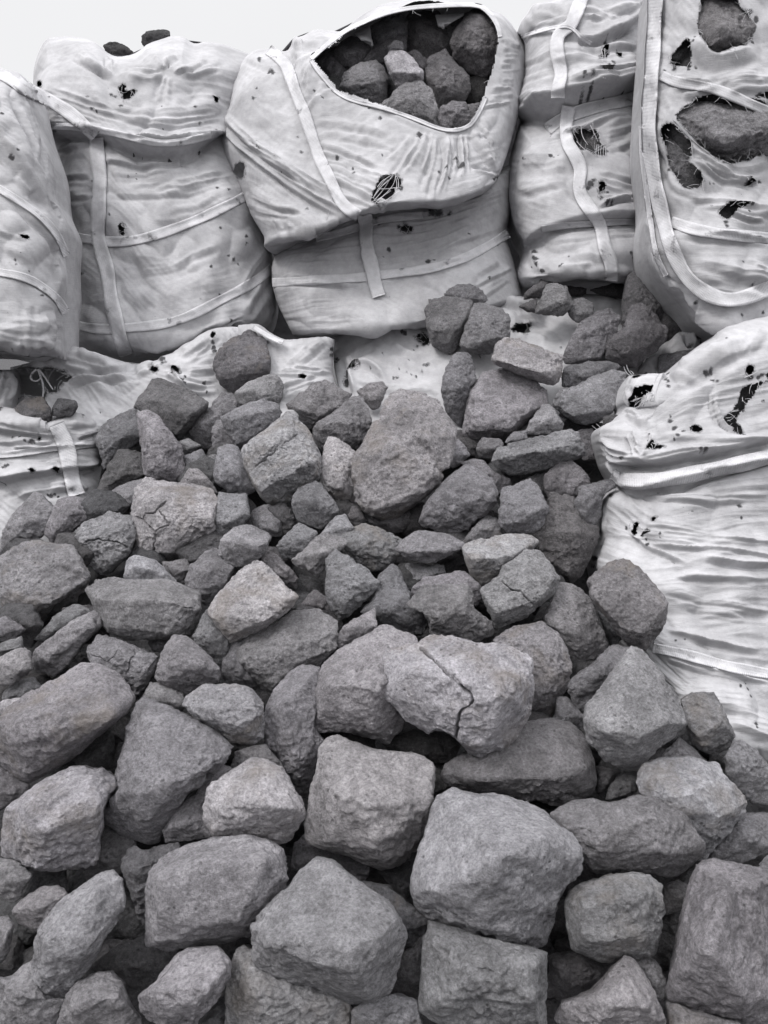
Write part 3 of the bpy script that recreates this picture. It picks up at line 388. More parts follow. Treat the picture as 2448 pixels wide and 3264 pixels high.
D|11|1065,1190 1100,1140 1200,1080 1380,1070 1470,1100 1550,1190 1550,1400 1480,1430 1350,1410 1200,1310 1110,1240|1150,1230,.25 1400,1320,.3 1510,1200,.2 1210,1180,.2|1.08b|egg-shaped chipped boulder above the bright faceted block
G|5|1260,1450 1270,1390 1280,1230 1450,1240 1465,1370 1430,1420 1330,1490 1290,1515|1310,1420,.18 1430,1370,.15|1.05|pale stone under the round pale-shouldered stone
G|7|1050,1190 1110,1090 1150,1085 1240,1170 1280,1240 1180,1210|1150,1140,.1|1|pointed small stone right of the tall mottled stone
G|4|1070,1020 1180,975 1210,1010 1170,1090 1100,1120||.85|dark small stone behind the pointed small stone
G|3|1140,1020 1270,1010 1290,1180 1160,1110||.85|rough stone left of the rounded pale-shouldered stone
G|4|1040,940 1110,915 1180,960 1080,1025||.85|low stone right of the tall mottled stone's top
G|3|1460,1340 1580,1310 1660,1400 1660,1490 1580,1490 1500,1460||.85|angular stone in the gap under the layered block
H|7|905,1400 915,1330 970,1260 1120,1185 1180,1240 1300,1390 1330,1470 1250,1560 1180,1630 1100,1610 960,1550|1080,1380,.25|.85|round dark stone below the layered block's right corner
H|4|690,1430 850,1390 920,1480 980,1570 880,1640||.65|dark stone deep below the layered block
H|4|1400,1520 1440,1420 1500,1420 1580,1550 1500,1620||.8|small stone below the pale broken stone
F|3|660,640 720,660 830,800 740,850 700,760||.65|dark stone behind the rusty-speckled block
G|6|85,740 150,675 250,675 290,740 300,790 280,830 210,860 130,830 100,790|150,790,.2 240,780,.22|.7b|dark lump lying on the lower left sack below the opening
G|6|305,740 340,680 445,690 455,720 420,785 340,790 300,780|380,740,.15|.72|smaller dark lump lying beside the tied sack opening
E|2|330,420 480,480 500,560 360,600 330,520||.65|black stone in the gap left of the triangular rock
E|4|330,600 420,520 500,560 520,640 400,650||.85|rough stone under the gap left of the triangular rock
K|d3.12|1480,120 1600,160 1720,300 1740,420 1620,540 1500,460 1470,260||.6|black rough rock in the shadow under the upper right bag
"""
CRACKS = """
G|800,1375 850,1415 910,1470 905,1550 907,1625|5|.03
G|910,1470 940,1440 990,1430|4|.02
G|840,1400 850,1360 895,1358 930,1320 975,1285|4.5|.025
G|935,1345 965,1380 990,1420|4|.02
G|508,1525 565,1508 620,1518 700,1525 752,1560|4.5|.025
E|1262,1290 1245,1330 1250,1385|4|.03
E|1180,985 1240,1010 1290,1080 1310,1100|4|.03
E|1050,860 1110,915 1180,985 1250,1050 1300,1102 1340,1130 1350,1165 1330,1205 1287,1228 1262,1290 1258,1330 1255,1390|8|.055
F|95,460 150,510 200,520 240,560 285,605|5|.02
H|700,930 840,845 960,790|5|.020
D|540,900 590,915 625,945 665,910 690,865|3|.012
D|740,1010 770,930 800,890 790,860|3|.012
H|590,1070 690,990 780,925|6|.03
H|620,1000 720,935 830,880|4|.012
"""
CR = []
for ln in CRACKS.strip().splitlines():
    c, p, w, d = ln.split('|'); CR.append((pts(p, c), float(w), float(d)))

CENTRES = []
def hull_bm(bm, P):
    vs_ = [bm.verts.new(Vector(p)) for p in P]
    r = bmesh.ops.convex_hull(bm, input=vs_)
    junk = list({e for e in r['geom_interior'] + r['geom_unused'] if isinstance(e, bmesh.types.BMVert)})
    if junk: bmesh.ops.delete(bm, geom=junk, context='VERTS')

def seg_dist(x, y, poly):
    best = np.full(x.shape, 1e9)
    for i in range(len(poly) - 1):
        a = poly[i]; b = poly[i + 1]; ab = b - a; L2 = max(ab @ ab, 1e-6)
        t = np.clip(((x - a[0]) * ab[0] + (y - a[1]) * ab[1]) / L2, 0, 1)
        best = np.minimum(best, np.hypot(x - a[0] - t * ab[0], y - a[1] - t * ab[1]))
    return best

def build_rock(i, crop, lay, outl, ridge, tone, label, name='rock', group='carbon blocks of the pile'):
    rnd = random.Random(i * 7 + 3); rn = np.random.RandomState(i + 11)
    outs = [pts(s, crop) for s in outl.split(';')] if ';' in outl else None
    parts = []
    # entries with several hulls are written outline|ridge;outline|ridge
    fields = (outl + '|' + ridge).split(';')
    for f_ in fields:
        a, b = (f_.split('|') + [''])[:2]
        po = pts(a, crop); pr = None
        if b.strip():
            tr = b.split(); xy = pts(' '.join(','.join(q.split(',')[:2]) for q in tr), crop); hh = np.array([float(q.split(',')[2]) for q in tr]); pr = (xy, hh)
        parts.append((po, pr))
    main = parts[0][0]; c = main.mean(0)
    if lay.startswith('d'): Dc = float(lay[1:])
    else:
        Dc = float(DP(c[1])); Dc -= .030 * (int(lay) - 7) * Dc / 2.0
    bm = bmesh.new(); S = math.sqrt(area(main)) * Dc / F
    ctr = unproj(c[0], c[1], np.array(Dc))
    for po, pr in parts:
        s = math.sqrt(area(po)) * Dc / F
        TL = lambda v: np.where(v > 0, .6 * v, -.22 * v)
        v = -(po[:, 1] - c[1]) / F * Dc; Do = Dc + TL(v)
        P = [unproj(po[:, 0], po[:, 1], Do)]
        cc = po.mean(0)
        if pr is not None:
            v = -(pr[0][:, 1] - c[1]) / F * Dc
            P.append(unproj(pr[0][:, 0], pr[0][:, 1], Dc + TL(v) - pr[1] * s * 1.2))
        if pr is None:
            for q in range(5):
                a = q * 2 * math.pi / 5 + rnd.random() * 1.1; k = rnd.randint(0, len(po) - 1)
                d = po[(k + q * len(po) // 5) % len(po)] - cc; xy = cc + d * rnd.uniform(.35, .62)
                vv = -(xy[1] - c[1]) / F * Dc
                P.append(unproj(xy[0], xy[1], np.array(Dc + TL(vv) - s * rnd.uniform(.2, .33)))[None])
        # far side of the block
        sh = cc + (po - cc) * rn.uniform(.68, .9, (len(po), 1))
        v = -(sh[:, 1] - c[1]) / F * Dc
        Pb = unproj(sh[:, 0], sh[:, 1], Dc + TL(v)) + FW * (s * rn.uniform(.3, .6, (len(po), 1)))
        P.append(Pb)
        hull_bm(bm, np.concatenate([np.atleast_2d(p) for p in P]))
    for v_ in bm.verts: v_.co -= Vector(ctr)
    me = bpy.data.meshes.new('tmp'); bm.to_mesh(me); bm.free()
    ob = bpy.data.objects.new('tmp', me); col.objects.link(ob)
    mycr = [q for q in CR if inpoly(np.array([q[0][:, 0].mean()]), np.array([q[0][:, 1].mean()]), main)[0] and group.startswith('carbon')]
    px = Dc / F * 3264 / 1024          # metres per rendered pixel
    vx = max(1.15 * px, S / 62) if not mycr else max(.62 * px, S / 150)
    md = ob.modifiers.new('r', 'REMESH'); md.mode = 'VOXEL'; md.voxel_size = vx; md.adaptivity = 0
    sm = ob.modifiers.new('s', 'SMOOTH'); sm.factor = .5; sm.iterations = max(2, int(round((S * .013 / vx) ** 2 * 2)))
    dg = bpy.context.evaluated_depsgraph_get(); ev = ob.evaluated_get(dg); m2 = ev.to_mesh()
    n_ = len(m2.vertices); V = np.empty(n_ * 3, np.float32); m2.vertices.foreach_get('co', V); V = V.reshape(-1, 3).astype(float)
    N = np.empty(n_ * 3, np.float32); m2.vertex_normals.foreach_get('vector', N); N = N.reshape(-1, 3).astype(float)
    Fa = np.empty(len(m2.polygons) * 4, np.int32)
    if len(m2.loops) != len(m2.polygons) * 4:
        Fq = [list(p.vertices) for p in m2.polygons]; Fq = [q if len(q) == 4 else q[:3] + [q[2]] for q in Fq]; Fa = np.array(Fq)
    else:
        m2.loops.foreach_get('vertex_index', Fa); Fa = Fa.reshape(-1, 4)
    ev.to_mesh_clear(); bpy.data.objects.remove(ob); bpy.data.meshes.remove(me)
    seed = rn.uniform(-40, 40, 3)
    # flat fracture faces: slice shallow caps off the side turned up and outward
    for c_ in range(5 if S > .12 else 3):
        nn = rn.normal(size=3); nn -= FW * (abs(nn @ FW) + nn @ FW + 1.3); nn /= np.linalg.norm(nn)
        pr_ = V @ nn; lim = pr_.max() - S * rn.uniform(.015, .05)
        m_ = pr_ > lim; V[m_] -= nn * ((pr_[m_] - lim) * .93)[:, None]
    q = V / S
    warp = np.stack([gnoise(q * 2.5 + seed + k * 9) for k in range(3)], -1) * .18
    rough = np.clip(.55 + 1.0 * gnoise(q * 1.6 + seed + 70), .12, 1.3)        # some faces smooth, some broken
    d = .014 * fbm(q * 2.1 + seed, 2) + rough * (.030 * (np.abs(fbm(q * 5 + warp + seed, 3, .6)) - .25) * -1.0 + .013 * fbm(q * 13 + seed, 3, .6))
    # stepped chips where the surface broke
    st = gnoise(q * 3.1 + warp * 2 + seed + 30); d += -.030 * rough * np.clip((st - .12) / .04, 0, 1) * np.clip((.62 - st) / .1, 0, 1) * .6
    d = d * S + .45 * vx + (.35 + rough) * (.0050 * fbm(V * 24 + seed, 3, .62) + .0022 * fbm(V * 75 + seed, 2))
    if mycr:
        W = V + ctr; X, Y, Z = proj(W); facing = (N @ FW) < .1
        jx = 4 * gnoise(W * 40) + 3 * gnoise(W * 110); jy = 4 * gnoise(W * 40 + 9) + 3 * gnoise(W * 110 + 5)
        for poly, w, dep in mycr:
            ds = seg_dist(X + jx, Y + jy, poly)
            d -= facing * dep * .8 * np.exp(-(ds / (w * .36)) ** 2)
    V = V + N * d[:, None]
    # trim the block to its own broken outline (notches and bites out of the hull)
    W = V + ctr; X, Y, Z = proj(W); polys = [p_[0] for p_ in parts]
    X0, Y0 = X, Y; X = X + 6 * gnoise(W * 38 + 3) + 4 * gnoise(W * 90); Y = Y + 6 * gnoise(W * 38 + 8) + 4 * gnoise(W * 90 + 4)
    outm = np.ones(X.shape, bool)
    for p_ in polys: outm &= ~inpoly(X, Y, p_)
    if outm.any():
        xo, yo = X[outm], Y[outm]; bd = np.full(xo.shape, 1e9); bx = xo.copy(); by = yo.copy()
        for p_ in polys:
            for j in range(len(p_)):
                a = p_[j]; ab = p_[(j + 1) % len(p_)] - a; L2 = max(ab @ ab, 1e-6)
                t = np.clip(((xo - a[0]) * ab[0] + (yo - a[1]) * ab[1]) / L2, 0, 1); cx_ = a[0] + t * ab[0]; cy_ = a[1] + t * ab[1]
                dd = np.hypot(xo - cx_, yo - cy_); kk = dd < bd; bd[kk] = dd[kk]; bx[kk] = cx_[kk]; by[kk] = cy_[kk]
        f0 = np.clip((bd - 3) / 8, 0, 1) * .82
        nx = X0[outm] + (bx - xo) * f0; ny = Y0[outm] + (by - yo) * f0
        W[outm] = unproj(nx, ny, Z[outm]); V = W - ctr
    o = mesh_obj(name, V + ctr, Fa, ROCK, origin=ctr)
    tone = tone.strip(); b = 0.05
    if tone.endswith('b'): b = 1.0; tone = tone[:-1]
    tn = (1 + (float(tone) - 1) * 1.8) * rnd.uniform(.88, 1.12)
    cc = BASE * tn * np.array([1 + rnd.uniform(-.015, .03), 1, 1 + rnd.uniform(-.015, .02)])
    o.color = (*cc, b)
    tag(o, label, 'rock', group)
    if group.startswith('carbon'): CENTRES.append((c[0], c[1], label))
    return o

def do_rocks(txt, **kw):
    for i, ln in enumerate(txt.strip().splitlines()):
        if '|' not in ln: continue
        f_ = ln.split('|')
        crop, lay = f_[0], f_[1]
        body = '|'.join(f_[2:-2]); outl, ridge = body.split('|', 1)
        build_rock(i + kw.get('base', 0), crop, lay, outl, ridge, f_[-2], f_[-1].strip(), group=kw.get('group', 'carbon blocks of the pile'))
do_rocks(ROCKS)

USED = set()
def under_label(x, y):
    d = sorted(CENTRES, key=lambda c: math.hypot(c[0] - x, c[1] - y))
    for c in d[:8]:
        lb = c[2]; 
        if len(lb.split()) > 11: lb = lb.split(',')[0]
        if len(lb.split()) > 11 or math.hypot(c[0] - x, c[1] - y) < 25: continue
        v = 'below' if y > c[1] + 45 else 'above' if y < c[1] - 45 else ''
        h = 'right' if x > c[0] + 45 else 'left' if x < c[0] - 45 else ''
        w = {('', ''): 'behind', ('below', ''): 'below', ('above', ''): 'above', ('', 'left'): 'left of', ('', 'right'): 'right of'}.get((v, h), v + ' ' + h + ' of')
        s = 'dark half-hidden block ' + w + ' the ' + lb
        if s not in USED and len(s.split()) <= 16:
            USED.add(s); return s
    return 'dark block half hidden in the gaps under the top layer of the pile'
def under_layer():
    """blocks of the layer below, glimpsed through the gaps"""
    rnd = random.Random(77); k = 0
    seen = [0, 1, 5, 7, 8, 9, 10, 14, 16, 17, 19, 20, 21, 22, 23, 25, 26, 27, 28, 29, 31, 32, 36, 40, 41, 42, 43, 44, 45, 46, 50, 52, 53, 54, 56, 57, 65, 66, 68, 69, 70, 79, 81, 83, 84, 86, 87, 88, 89, 91, 97, 100, 101, 102, 108, 112, 113, 116, 118, 119, 128, 130, 131, 134, 135, 139, 140, 141, 142, 144, 149, 151, 153, 155, 156, 157, 159, 164, 165, 166, 170, 171, 177, 179]
    for iy, y in enumerate(np.arange(1420, 3300, 118)):
        sz = 520 / DP(y) * .35
        for x in np.arange(-20 + (iy % 2) * 90, 2480, 190):
            lim = np.interp(y, [1400, 1700, 2000, 2200, 2400], [1780, 1800, 1860, 2050, 2400])
            lo = np.interp(y, [1400, 1600, 1700], [380, 200, -50])
            if not (lo < x < lim): continue
            cx_, cy_ = x + rnd.uniform(-40, 40), y + rnd.uniform(-30, 30); n_ = rnd.randint(6, 8); a0 = rnd.random() * 6
            o = ' '.join('%.0f,%.0f' % ((cx_ + math.cos(a0 + q * 6.283 / n_) * sz * rnd.uniform(.8, 1.25)) , (cy_ + math.sin(a0 + q * 6.283 / n_) * sz * rnd.uniform(.65, 1.05))) for q in range(n_))
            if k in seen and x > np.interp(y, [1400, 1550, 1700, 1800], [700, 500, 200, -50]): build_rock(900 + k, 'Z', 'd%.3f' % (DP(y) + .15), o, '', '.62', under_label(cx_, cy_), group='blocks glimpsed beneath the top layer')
            k += 1
CROPS['Z'] = (0, 0, 1.0)
under_layer()

# ------------------------------------------------------------------ bulk bags
def chaikin(p, k=2):
    for _ in range(k):
        a = p[:-1] * .75 + p[1:] * .25; b = p[:-1] * .25 + p[1:] * .75
        q = np.empty((2 * len(a), 2)); q[0::2] = a; q[1::2] = b
        p = np.concatenate([p[:1], q, p[-1:]])
    return p
def resample(p, n_):
    d = np.concatenate([[0], np.cumsum(np.hypot(*np.diff(p, axis=0).T))]); t = np.asarray(n_) * d[-1] if not isinstance(n_, int) else np.linspace(0, d[-1], n_)
    return np.stack([np.interp(t, d, p[:, 0]), np.interp(t, d, p[:, 1])], -1)
def coons(T, R, B, L_, s, t):
    c00, c10, c01, c11 = T[0], T[-1], B[0], B[-1]
    T = resample(T, s); B = resample(B, s); Lc = resample(L_, t); Rc = resample(R, t)
    s_ = np.asarray(s)[None, :, None]; t_ = np.asarray(t)[:, None, None]
    a = (1 - t_) * T[None] + t_ * B[None]; b = (1 - s_) * Lc[:, None] + s_ * Rc[:, None]
    c = (1 - s_) * (1 - t_) * c00 + s_ * (1 - t_) * c10 + (1 - s_) * t_ * c01 + s_ * t_ * c11
    return a + b - c

def parse_folds(txt, seed):
    rnd = random.Random(seed); folds = []
    for ln in txt.strip().splitlines():
        f_ = ln.strip().split('|')
        if f_[0] == 'S':      # overlap step: crop, polyline, amplitude, reach in photo pixels
            folds.append(('S', chaikin(pts(f_[2], f_[1])), float(f_[3]), float(f_[4]) * 1.4)); continue
        crop = f_[0]; g0 = resample(chaikin(pts(f_[1], crop)), 9); g1 = resample(chaikin(pts(f_[2], crop)), 9) if f_[2].strip() else g0
        n_ = int(f_[3]); w = float(f_[4]); a = float(f_[5])
        for k in range(n_):
            u = (k + (.5 if n_ > 1 else 0) + (rnd.uniform(-.4, .4) if n_ > 1 else 0)) / max(n_, 1)
            u2 = u + (rnd.uniform(-.12, .12) if n_ > 1 else 0)
            uu = np.linspace(u, u2, 9)[:, None]; p = g0 * (1 - uu) + g1 * uu
            lo, hi = (0, 1) if n_ == 1 else (rnd.uniform(0, .35) * rnd.choice((0, 1, 1)), 1 - rnd.uniform(0, .4) * rnd.choice((0, 1, 1)))
            p = resample(p, np.linspace(lo, hi, 9))
            folds.append(('F', p, w * rnd.uniform(.6, 1.4), a * rnd.uniform(.45, 1.35)))
    return folds

def fold_disp(X, Y, folds, Dm):
    d = np.zeros(X.shape)
    for kind, p, w, a in folds:
        mg = w * 4 + 6 if kind == 'F' else a * 0 + w * 3
        x0, y0 = p.min(0) - mg; x1, y1 = p.max(0) + mg
        m = (X > x0) & (X < x1) & (Y > y0) & (Y < y1)
        if not m.any(): continue
        x = X[m]; y = Y[m]; best = np.full(x.shape, 1e9); sg = np.zeros(x.shape); tt = np.zeros(x.shape); n_ = len(p) - 1
        for i in range(n_):
            q = p[i]; ab = p[i + 1] - q; L2 = max(ab @ ab, 1e-6); dx = x - q[0]; dy = y - q[1]
            t = np.clip((dx * ab[0] + dy * ab[1]) / L2, 0, 1)
            dd = np.hypot(dx - t * ab[0], dy - t * ab[1]); k = dd < best
            best[k] = dd[k]; sg[k] = np.sign(ab[0] * dy - ab[1] * dx)[k]; tt[k] = ((i + t) / n_)[k]
        s = best * sg; end = np.clip(np.minimum(tt, 1 - tt) * 6, 0, 1) ** .7
        if kind == 'F':
            r = a * end * (np.exp(-np.abs(s) / (.75 * w)) * 1.1 - .75 * np.exp(-((s - 1.5 * w) / (.6 * w)) ** 2))
        else:
            up = 1 / (1 + np.exp(np.clip(s / 2.2, -30, 30)))
            r = a * end * (up * np.exp(-np.maximum(-s, 0) / w) * 1.0 - (1 - up) * 1.0 * np.exp(-np.maximum(s, 0) / (w * .45)))
        d[m] += r
    return d

def holes_from(txt):
    return [pts(p.split('|')[1], p.split('|')[0]) for p in txt.strip().splitlines()] if txt.strip() else []

def patch(T, R, B, L_, Dt, Db, A, folds, holes, spots, seed, name, parent, mat, tau=(.12, .10), res=3.6, DR=0.0,
          wr=(.007, .018), pw=.55, wdir=0.0, back=True, rag=None, tdark=0):
    """a sagging cloth shell: front sheet bulging to the viewer, far sheet behind it, closed at the sides"""
    W = max(np.hypot(*(R[0] - L_[0])), np.hypot(*(R[-1] - L_[-1]))); 
    hL = np.hypot(*np.diff(L_, axis=0).T).sum(); hR = np.hypot(*np.diff(R, axis=0).T).sum(); H = max(hL, hR)
    nu = int(W / res); nv = int(H / res)
    th = np.linspace(0, math.pi, nu); s = (1 - np.cos(th)) / 2 * .45 + np.linspace(0, 1, nu) * .55
    t = np.linspace(0, 1, nv)
    XY = coons(T, R, B, L_, s, t)
    s = np.clip(s, 0, 1); bul = np.clip(1 - np.abs(2 * s - 1) ** 2.6, 0, 1) ** pw
    tp = np.minimum(np.minimum(t / tau[0], (1 - t) / tau[1]), 1); tp = np.sqrt(np.clip(1 - (1 - tp) ** 2, 0, 1))
    Dm = Dt + (Db - Dt) * t[:, None] + DR * (s[None, :] - .5)
    D = Dm - A * bul[None] * tp[:, None]
    P = unproj(XY[..., 0], XY[..., 1], D)
    k = float(np.mean(D)) / F
    du = np.gradient(P, axis=1); dv = np.gradient(P, axis=0); N = np.cross(dv, du); N /= np.linalg.norm(N, axis=-1)[..., None] + 1e-9
    N[(N @ FW) > 0] *= -1
    X, Y = XY[..., 0], XY[..., 1]
    sd_ = np.array([seed * 3.7, seed * 1.3, seed * 7.1])
    um = (s[None] * W * k) * np.ones((nv, 1)); vm = (t[:, None] * H * k) * np.ones((1, nu))
    if wdir: um, vm = um * math.cos(wdir) + vm * math.sin(wdir), -um * math.sin(wdir) + vm * math.cos(wdir)
    q = np.stack([um, vm, um * 0], -1)
    lump = .030 * fbm(q * 3.2 + sd_, 2) + .026 * (np.abs(fbm(q * 5 + sd_, 2)) - .25)
    w1 = gnoise(q * 2.2 + sd_ + 50) * .06
    qq = np.stack([um * 3.0, (vm + w1) * 27, um * 0], -1)
    mask = np.clip(.35 + 2.0 * gnoise(q * 2.3 + sd_ + 90), .05, 1.2)
    rid = 1 - 2.2 * np.abs(gnoise(qq + sd_)); rid2 = 1 - 2.2 * np.abs(gnoise(np.stack([um * 9, (vm + w1) * 70, um * 0], -1) + sd_ + 5))
    qd = np.stack([(um + vm) * 6, (vm - um) * 28 + w1 * 40, um * 0], -1)
    wrk = wr[0] * .75 * mask * rid + wr[0] * .30 * mask * rid2 + wr[0] * .5 * (1.2 - mask) * (1 - 2.2 * np.abs(gnoise(qd + sd_ + 22)))
    edge = np.minimum(bul[None] * 1.2, 1) * np.minimum(tp[:, None] * 1.3, 1)
    dsp = lump * wr[1] / .018 * edge + wrk * (.35 + .65 * edge) + fold_disp(X, Y, folds, D) * (.25 + .75 * edge)
    P = P + N * dsp[..., None]
    soot = np.zeros(X.shape)
    jx = 3.5 * gnoise(P * 38) + 3 * gnoise(P * 95); jy = 3.5 * gnoise(P * 38 + 11) + 3 * gnoise(P * 95 + 5)
    for hx, hy, r in spots:
        r = r * .8
        d2 = ((X + jx - hx) ** 2 + (Y + jy - hy) ** 2) / r ** 2; soot = np.maximum(soot, np.exp(-d2 * .8) * 1.1)
    hole = np.zeros(X.shape, bool)
    for hp in holes:
        b = hp.max(0) - hp.min(0); j = min(1.0, max(b) / 60)
        hole |= inpoly(X + jx * j, Y + jy * j, hp)
        ds = seg_dist(X + jx, Y + jy, np.concatenate([hp, hp[:1]])); soot = np.maximum(soot, np.exp(-(ds / 7.0) ** 2) * (.55 if max(b) < 400 else .22))
    if rag is not None:
        for (rp, amp_) in rag:
            pass
    # far sheet
    nb = 26; thb = np.linspace(math.pi, 0, nb); sb = (1 - np.cos(thb)) / 2; XYb = coons(T, R, B, L_, sb, t)
    bb = np.clip(np.sin(thb), 0, 1) ** .6
    Pb = unproj(XYb[..., 0], XYb[..., 1], Dt + (Db - Dt) * t[:, None] + DR * (sb[None] - .5)) + FW * (A * bb[None] * tp[:, None])[..., None]
    Pb[:, 0] = P[:, -1]; Pb[:, -1] = P[:, 0]
    cols = [P[:, j] for j in range(nu)] + ([Pb[:, j] for j in range(1, nb - 1)] if back else [])
    G = np.stack(cols, 1); C = G.shape[1]
    sootf = np.zeros((nv, C)); sootf[:, :nu] = soot
    holef = np.zeros((nv, C), bool); holef[:, :nu] = hole
    idx = np.arange(nv * C).reshape(nv, C); ie = np.concatenate([idx, idx[:, :1]], 1) if back else idx
    Fa = np.stack([ie[:-1, :-1], ie[1:, :-1], ie[1:, 1:], ie[:-1, 1:]], -1).reshape(-1, 4)
    hf = holef.ravel()[Fa]; keep = hf.sum(1) < 2
    bvh_f = Fa.copy()
    Fk = Fa[keep]
    used = np.zeros(nv * C, bool); used[Fk.ravel()] = True; remap = np.cumsum(used) - 1
    o = mesh_obj(name, G.reshape(-1, 3)[used], remap[Fk], mat, parent, attr=sootf.ravel()[used])
    V = G.reshape(-1, 3)
    tree = BVHTree.FromPolygons([tuple(v) for v in V.tolist()], [tuple(f) for f in bvh_f.tolist()])
    return dict(tree=tree, P=P, N=N, obj=o, X=X, Y=Y, D=D)

def cast(trees, x, y):
    d = unproj(np.array(x), np.array(y), np.array(1.0)) - CAM; L_ = np.linalg.norm(d)
    best = None
    for tr in trees:
        h = tr.ray_cast(Vector(CAM), Vector(d / L_))
        if h[0] is not None and (best is None or h[3] < best): best = h[3]
    return None if best is None else best / L_

def ribbon(name, trees, crop, poly, width, parent, off=.004, mat=None, thick=.0045, sm=5, wave=.0, lift=None):
    """webbing sewn to or hanging over the cloth, following its surface"""
    width = width * CROPS[crop][2]
    p = chaikin(pts(poly, crop), 2); Lp = np.hypot(*np.diff(p, axis=0).T).sum(); n_ = max(6, int(Lp / 6)); p = resample(p, n_)
    tg = np.gradient(p, axis=0); tg /= np.linalg.norm(tg, axis=1)[:, None] + 1e-9; nr = np.stack([-tg[:, 1], tg[:, 0]], -1)
    m_ = 7; us = np.linspace(-.5, .5, m_); wv = width * (1 + .06 * np.sin(np.arange(n_) * .23 + len(poly)))
    XY = p[:, None] + nr[:, None] * (us[None, :, None] * wv[:, None, None])
    Dd = np.full((n_, m_), np.nan)
    for i in range(n_):
        for j in range(m_):
            h = cast(trees, XY[i, j, 0], XY[i, j, 1])
            if h is not None: Dd[i, j] = h
    ok = ~np.isnan(Dd)
    if not ok.any(): return None
    med = np.nanmedian(Dd)
    for j in range(m_):
        c_ = Dd[:, j]; g_ = ~np.isnan(c_)
        if g_.any(): Dd[:, j] = np.interp(np.arange(n_), np.nonzero(g_)[0], c_[g_])
        else: Dd[:, j] = med
    raw = Dd.copy(); ker = np.ones(sm) / sm
    S_ = np.stack([np.convolve(np.pad(Dd[:, j], sm // 2, mode='edge'), ker, 'valid')[:n_] for j in range(m_)], 1)
    rowm = S_.mean(1, keepdims=True); S_ = .6 * S_ + .4 * rowm
    Dd = np.minimum(S_, raw) - off * 1.5
    if wave: Dd -= wave * (.5 + .5 * np.sin(np.linspace(0, 9, n_)))[:, None]
    ridge = (np.abs(us) > .3) * .0015
    top = unproj(XY[..., 0], XY[..., 1], Dd - ridge[None]); bot = top + FW * thick
    G = np.concatenate([top, bot[:, ::-1]], 1); C = 2 * m_
    idx = np.arange(n_ * C).reshape(n_, C); ie = np.concatenate([idx, idx[:, :1]], 1)
    Fa = np.stack([ie[:-1, :-1], ie[:-1, 1:], ie[1:, 1:], ie[1:, :-1]], -1).reshape(-1, 4)
    Fa = np.concatenate([Fa, [[idx[0, j], idx[0, j + 1], idx[0, C - 2 - j], idx[0, C - 1 - j]] for j in range(m_ - 1)],
                         [[idx[-1, C - 1 - j], idx[-1, C - 2 - j], idx[-1, j + 1], idx[-1, j]] for j in range(m_ - 1)]])
    kk = med / F; vv = np.arange(n_) * Lp / n_ * kk
    uv = np.stack([np.tile(np.concatenate([us, us[::-1]]) * width * kk, (n_, 1)), np.tile(vv[:, None], (1, C))], -1).reshape(-1, 2)
    rr = np.random.RandomState(len(poly)); so = np.clip(fbm(G.reshape(-1, 3) * 14 + 3, 3) - .28, 0, .5)
    return mesh_obj(name, G.reshape(-1, 3), Fa, mat or STRAP, parent, attr=so, uv=uv)

def tubes(name, lines, rad, parent, mat):
    for P in lines:
        V = []; Fa = []
        P = np.asarray(P); n_ = len(P); b0 = len(V); tg = np.gradient(P, axis=0)
        for i in range(n_):
            t = tg[i] / (np.linalg.norm(tg[i]) + 1e-9); a = np.cross(t, [0.3, 0.2, .9]); a /= np.linalg.norm(a) + 1e-9; b = np.cross(t, a)
            r = rad * (1 - .5 * i / n_)
            for k in range(4):
                an = k * math.pi / 2; V.append(P[i] + r * (math.cos(an) * a + math.sin(an) * b))
        for i in range(n_ - 1):
            for k in range(4):
                Fa.append((b0 + i * 4 + k, b0 + i * 4 + (k + 1) % 4, b0 + (i + 1) * 4 + (k + 1) % 4, b0 + (i + 1) * 4 + k))
        mesh_obj(name, V, Fa, mat, parent, attr=np.zeros(len(V)))

def fray(holes, trees, parent, seed, dens=.10, ln=(10, 34), inward=True):
    rnd = random.Random(seed); lines = []
    for hp in holes:
        if max(hp.max(0) - hp.min(0)) < 35: continue
        c = hp.mean(0); loop = np.concatenate([hp, hp[:1]]); Lp = np.hypot(*np.diff(loop, axis=0).T).sum()
        n_ = int(Lp * dens)
        for i in range(n_):
            p = resample(loop, np.array([rnd.random()]))[0]; d = c - p; d /= np.linalg.norm(d) + 1e-9
            a = rnd.gauss(0, .9); d = np.array([d[0] * math.cos(a) - d[1] * math.sin(a), d[0] * math.sin(a) + d[1] * math.cos(a)])
            l_ = rnd.uniform(*ln) * min(1, Lp / 500 + .4); h = cast(trees, p[0] - d[0] * 6, p[1] - d[1] * 6)
            if h is None: continue
            P = []; cv = rnd.uniform(-.9, .9); l_ *= rnd.uniform(.3, 1.6)
            for k in range(5):
                u = k / 4; q = p - d * 5 + d * l_ * u + np.array([-d[1], d[0]]) * cv * l_ * u * u
                P.append(unproj(q[0], q[1], np.array(h - .004 - .012 * u)))
            lines.append(P)
    if lines: tubes('frayed_thread', lines, .0008, parent, STRAP)

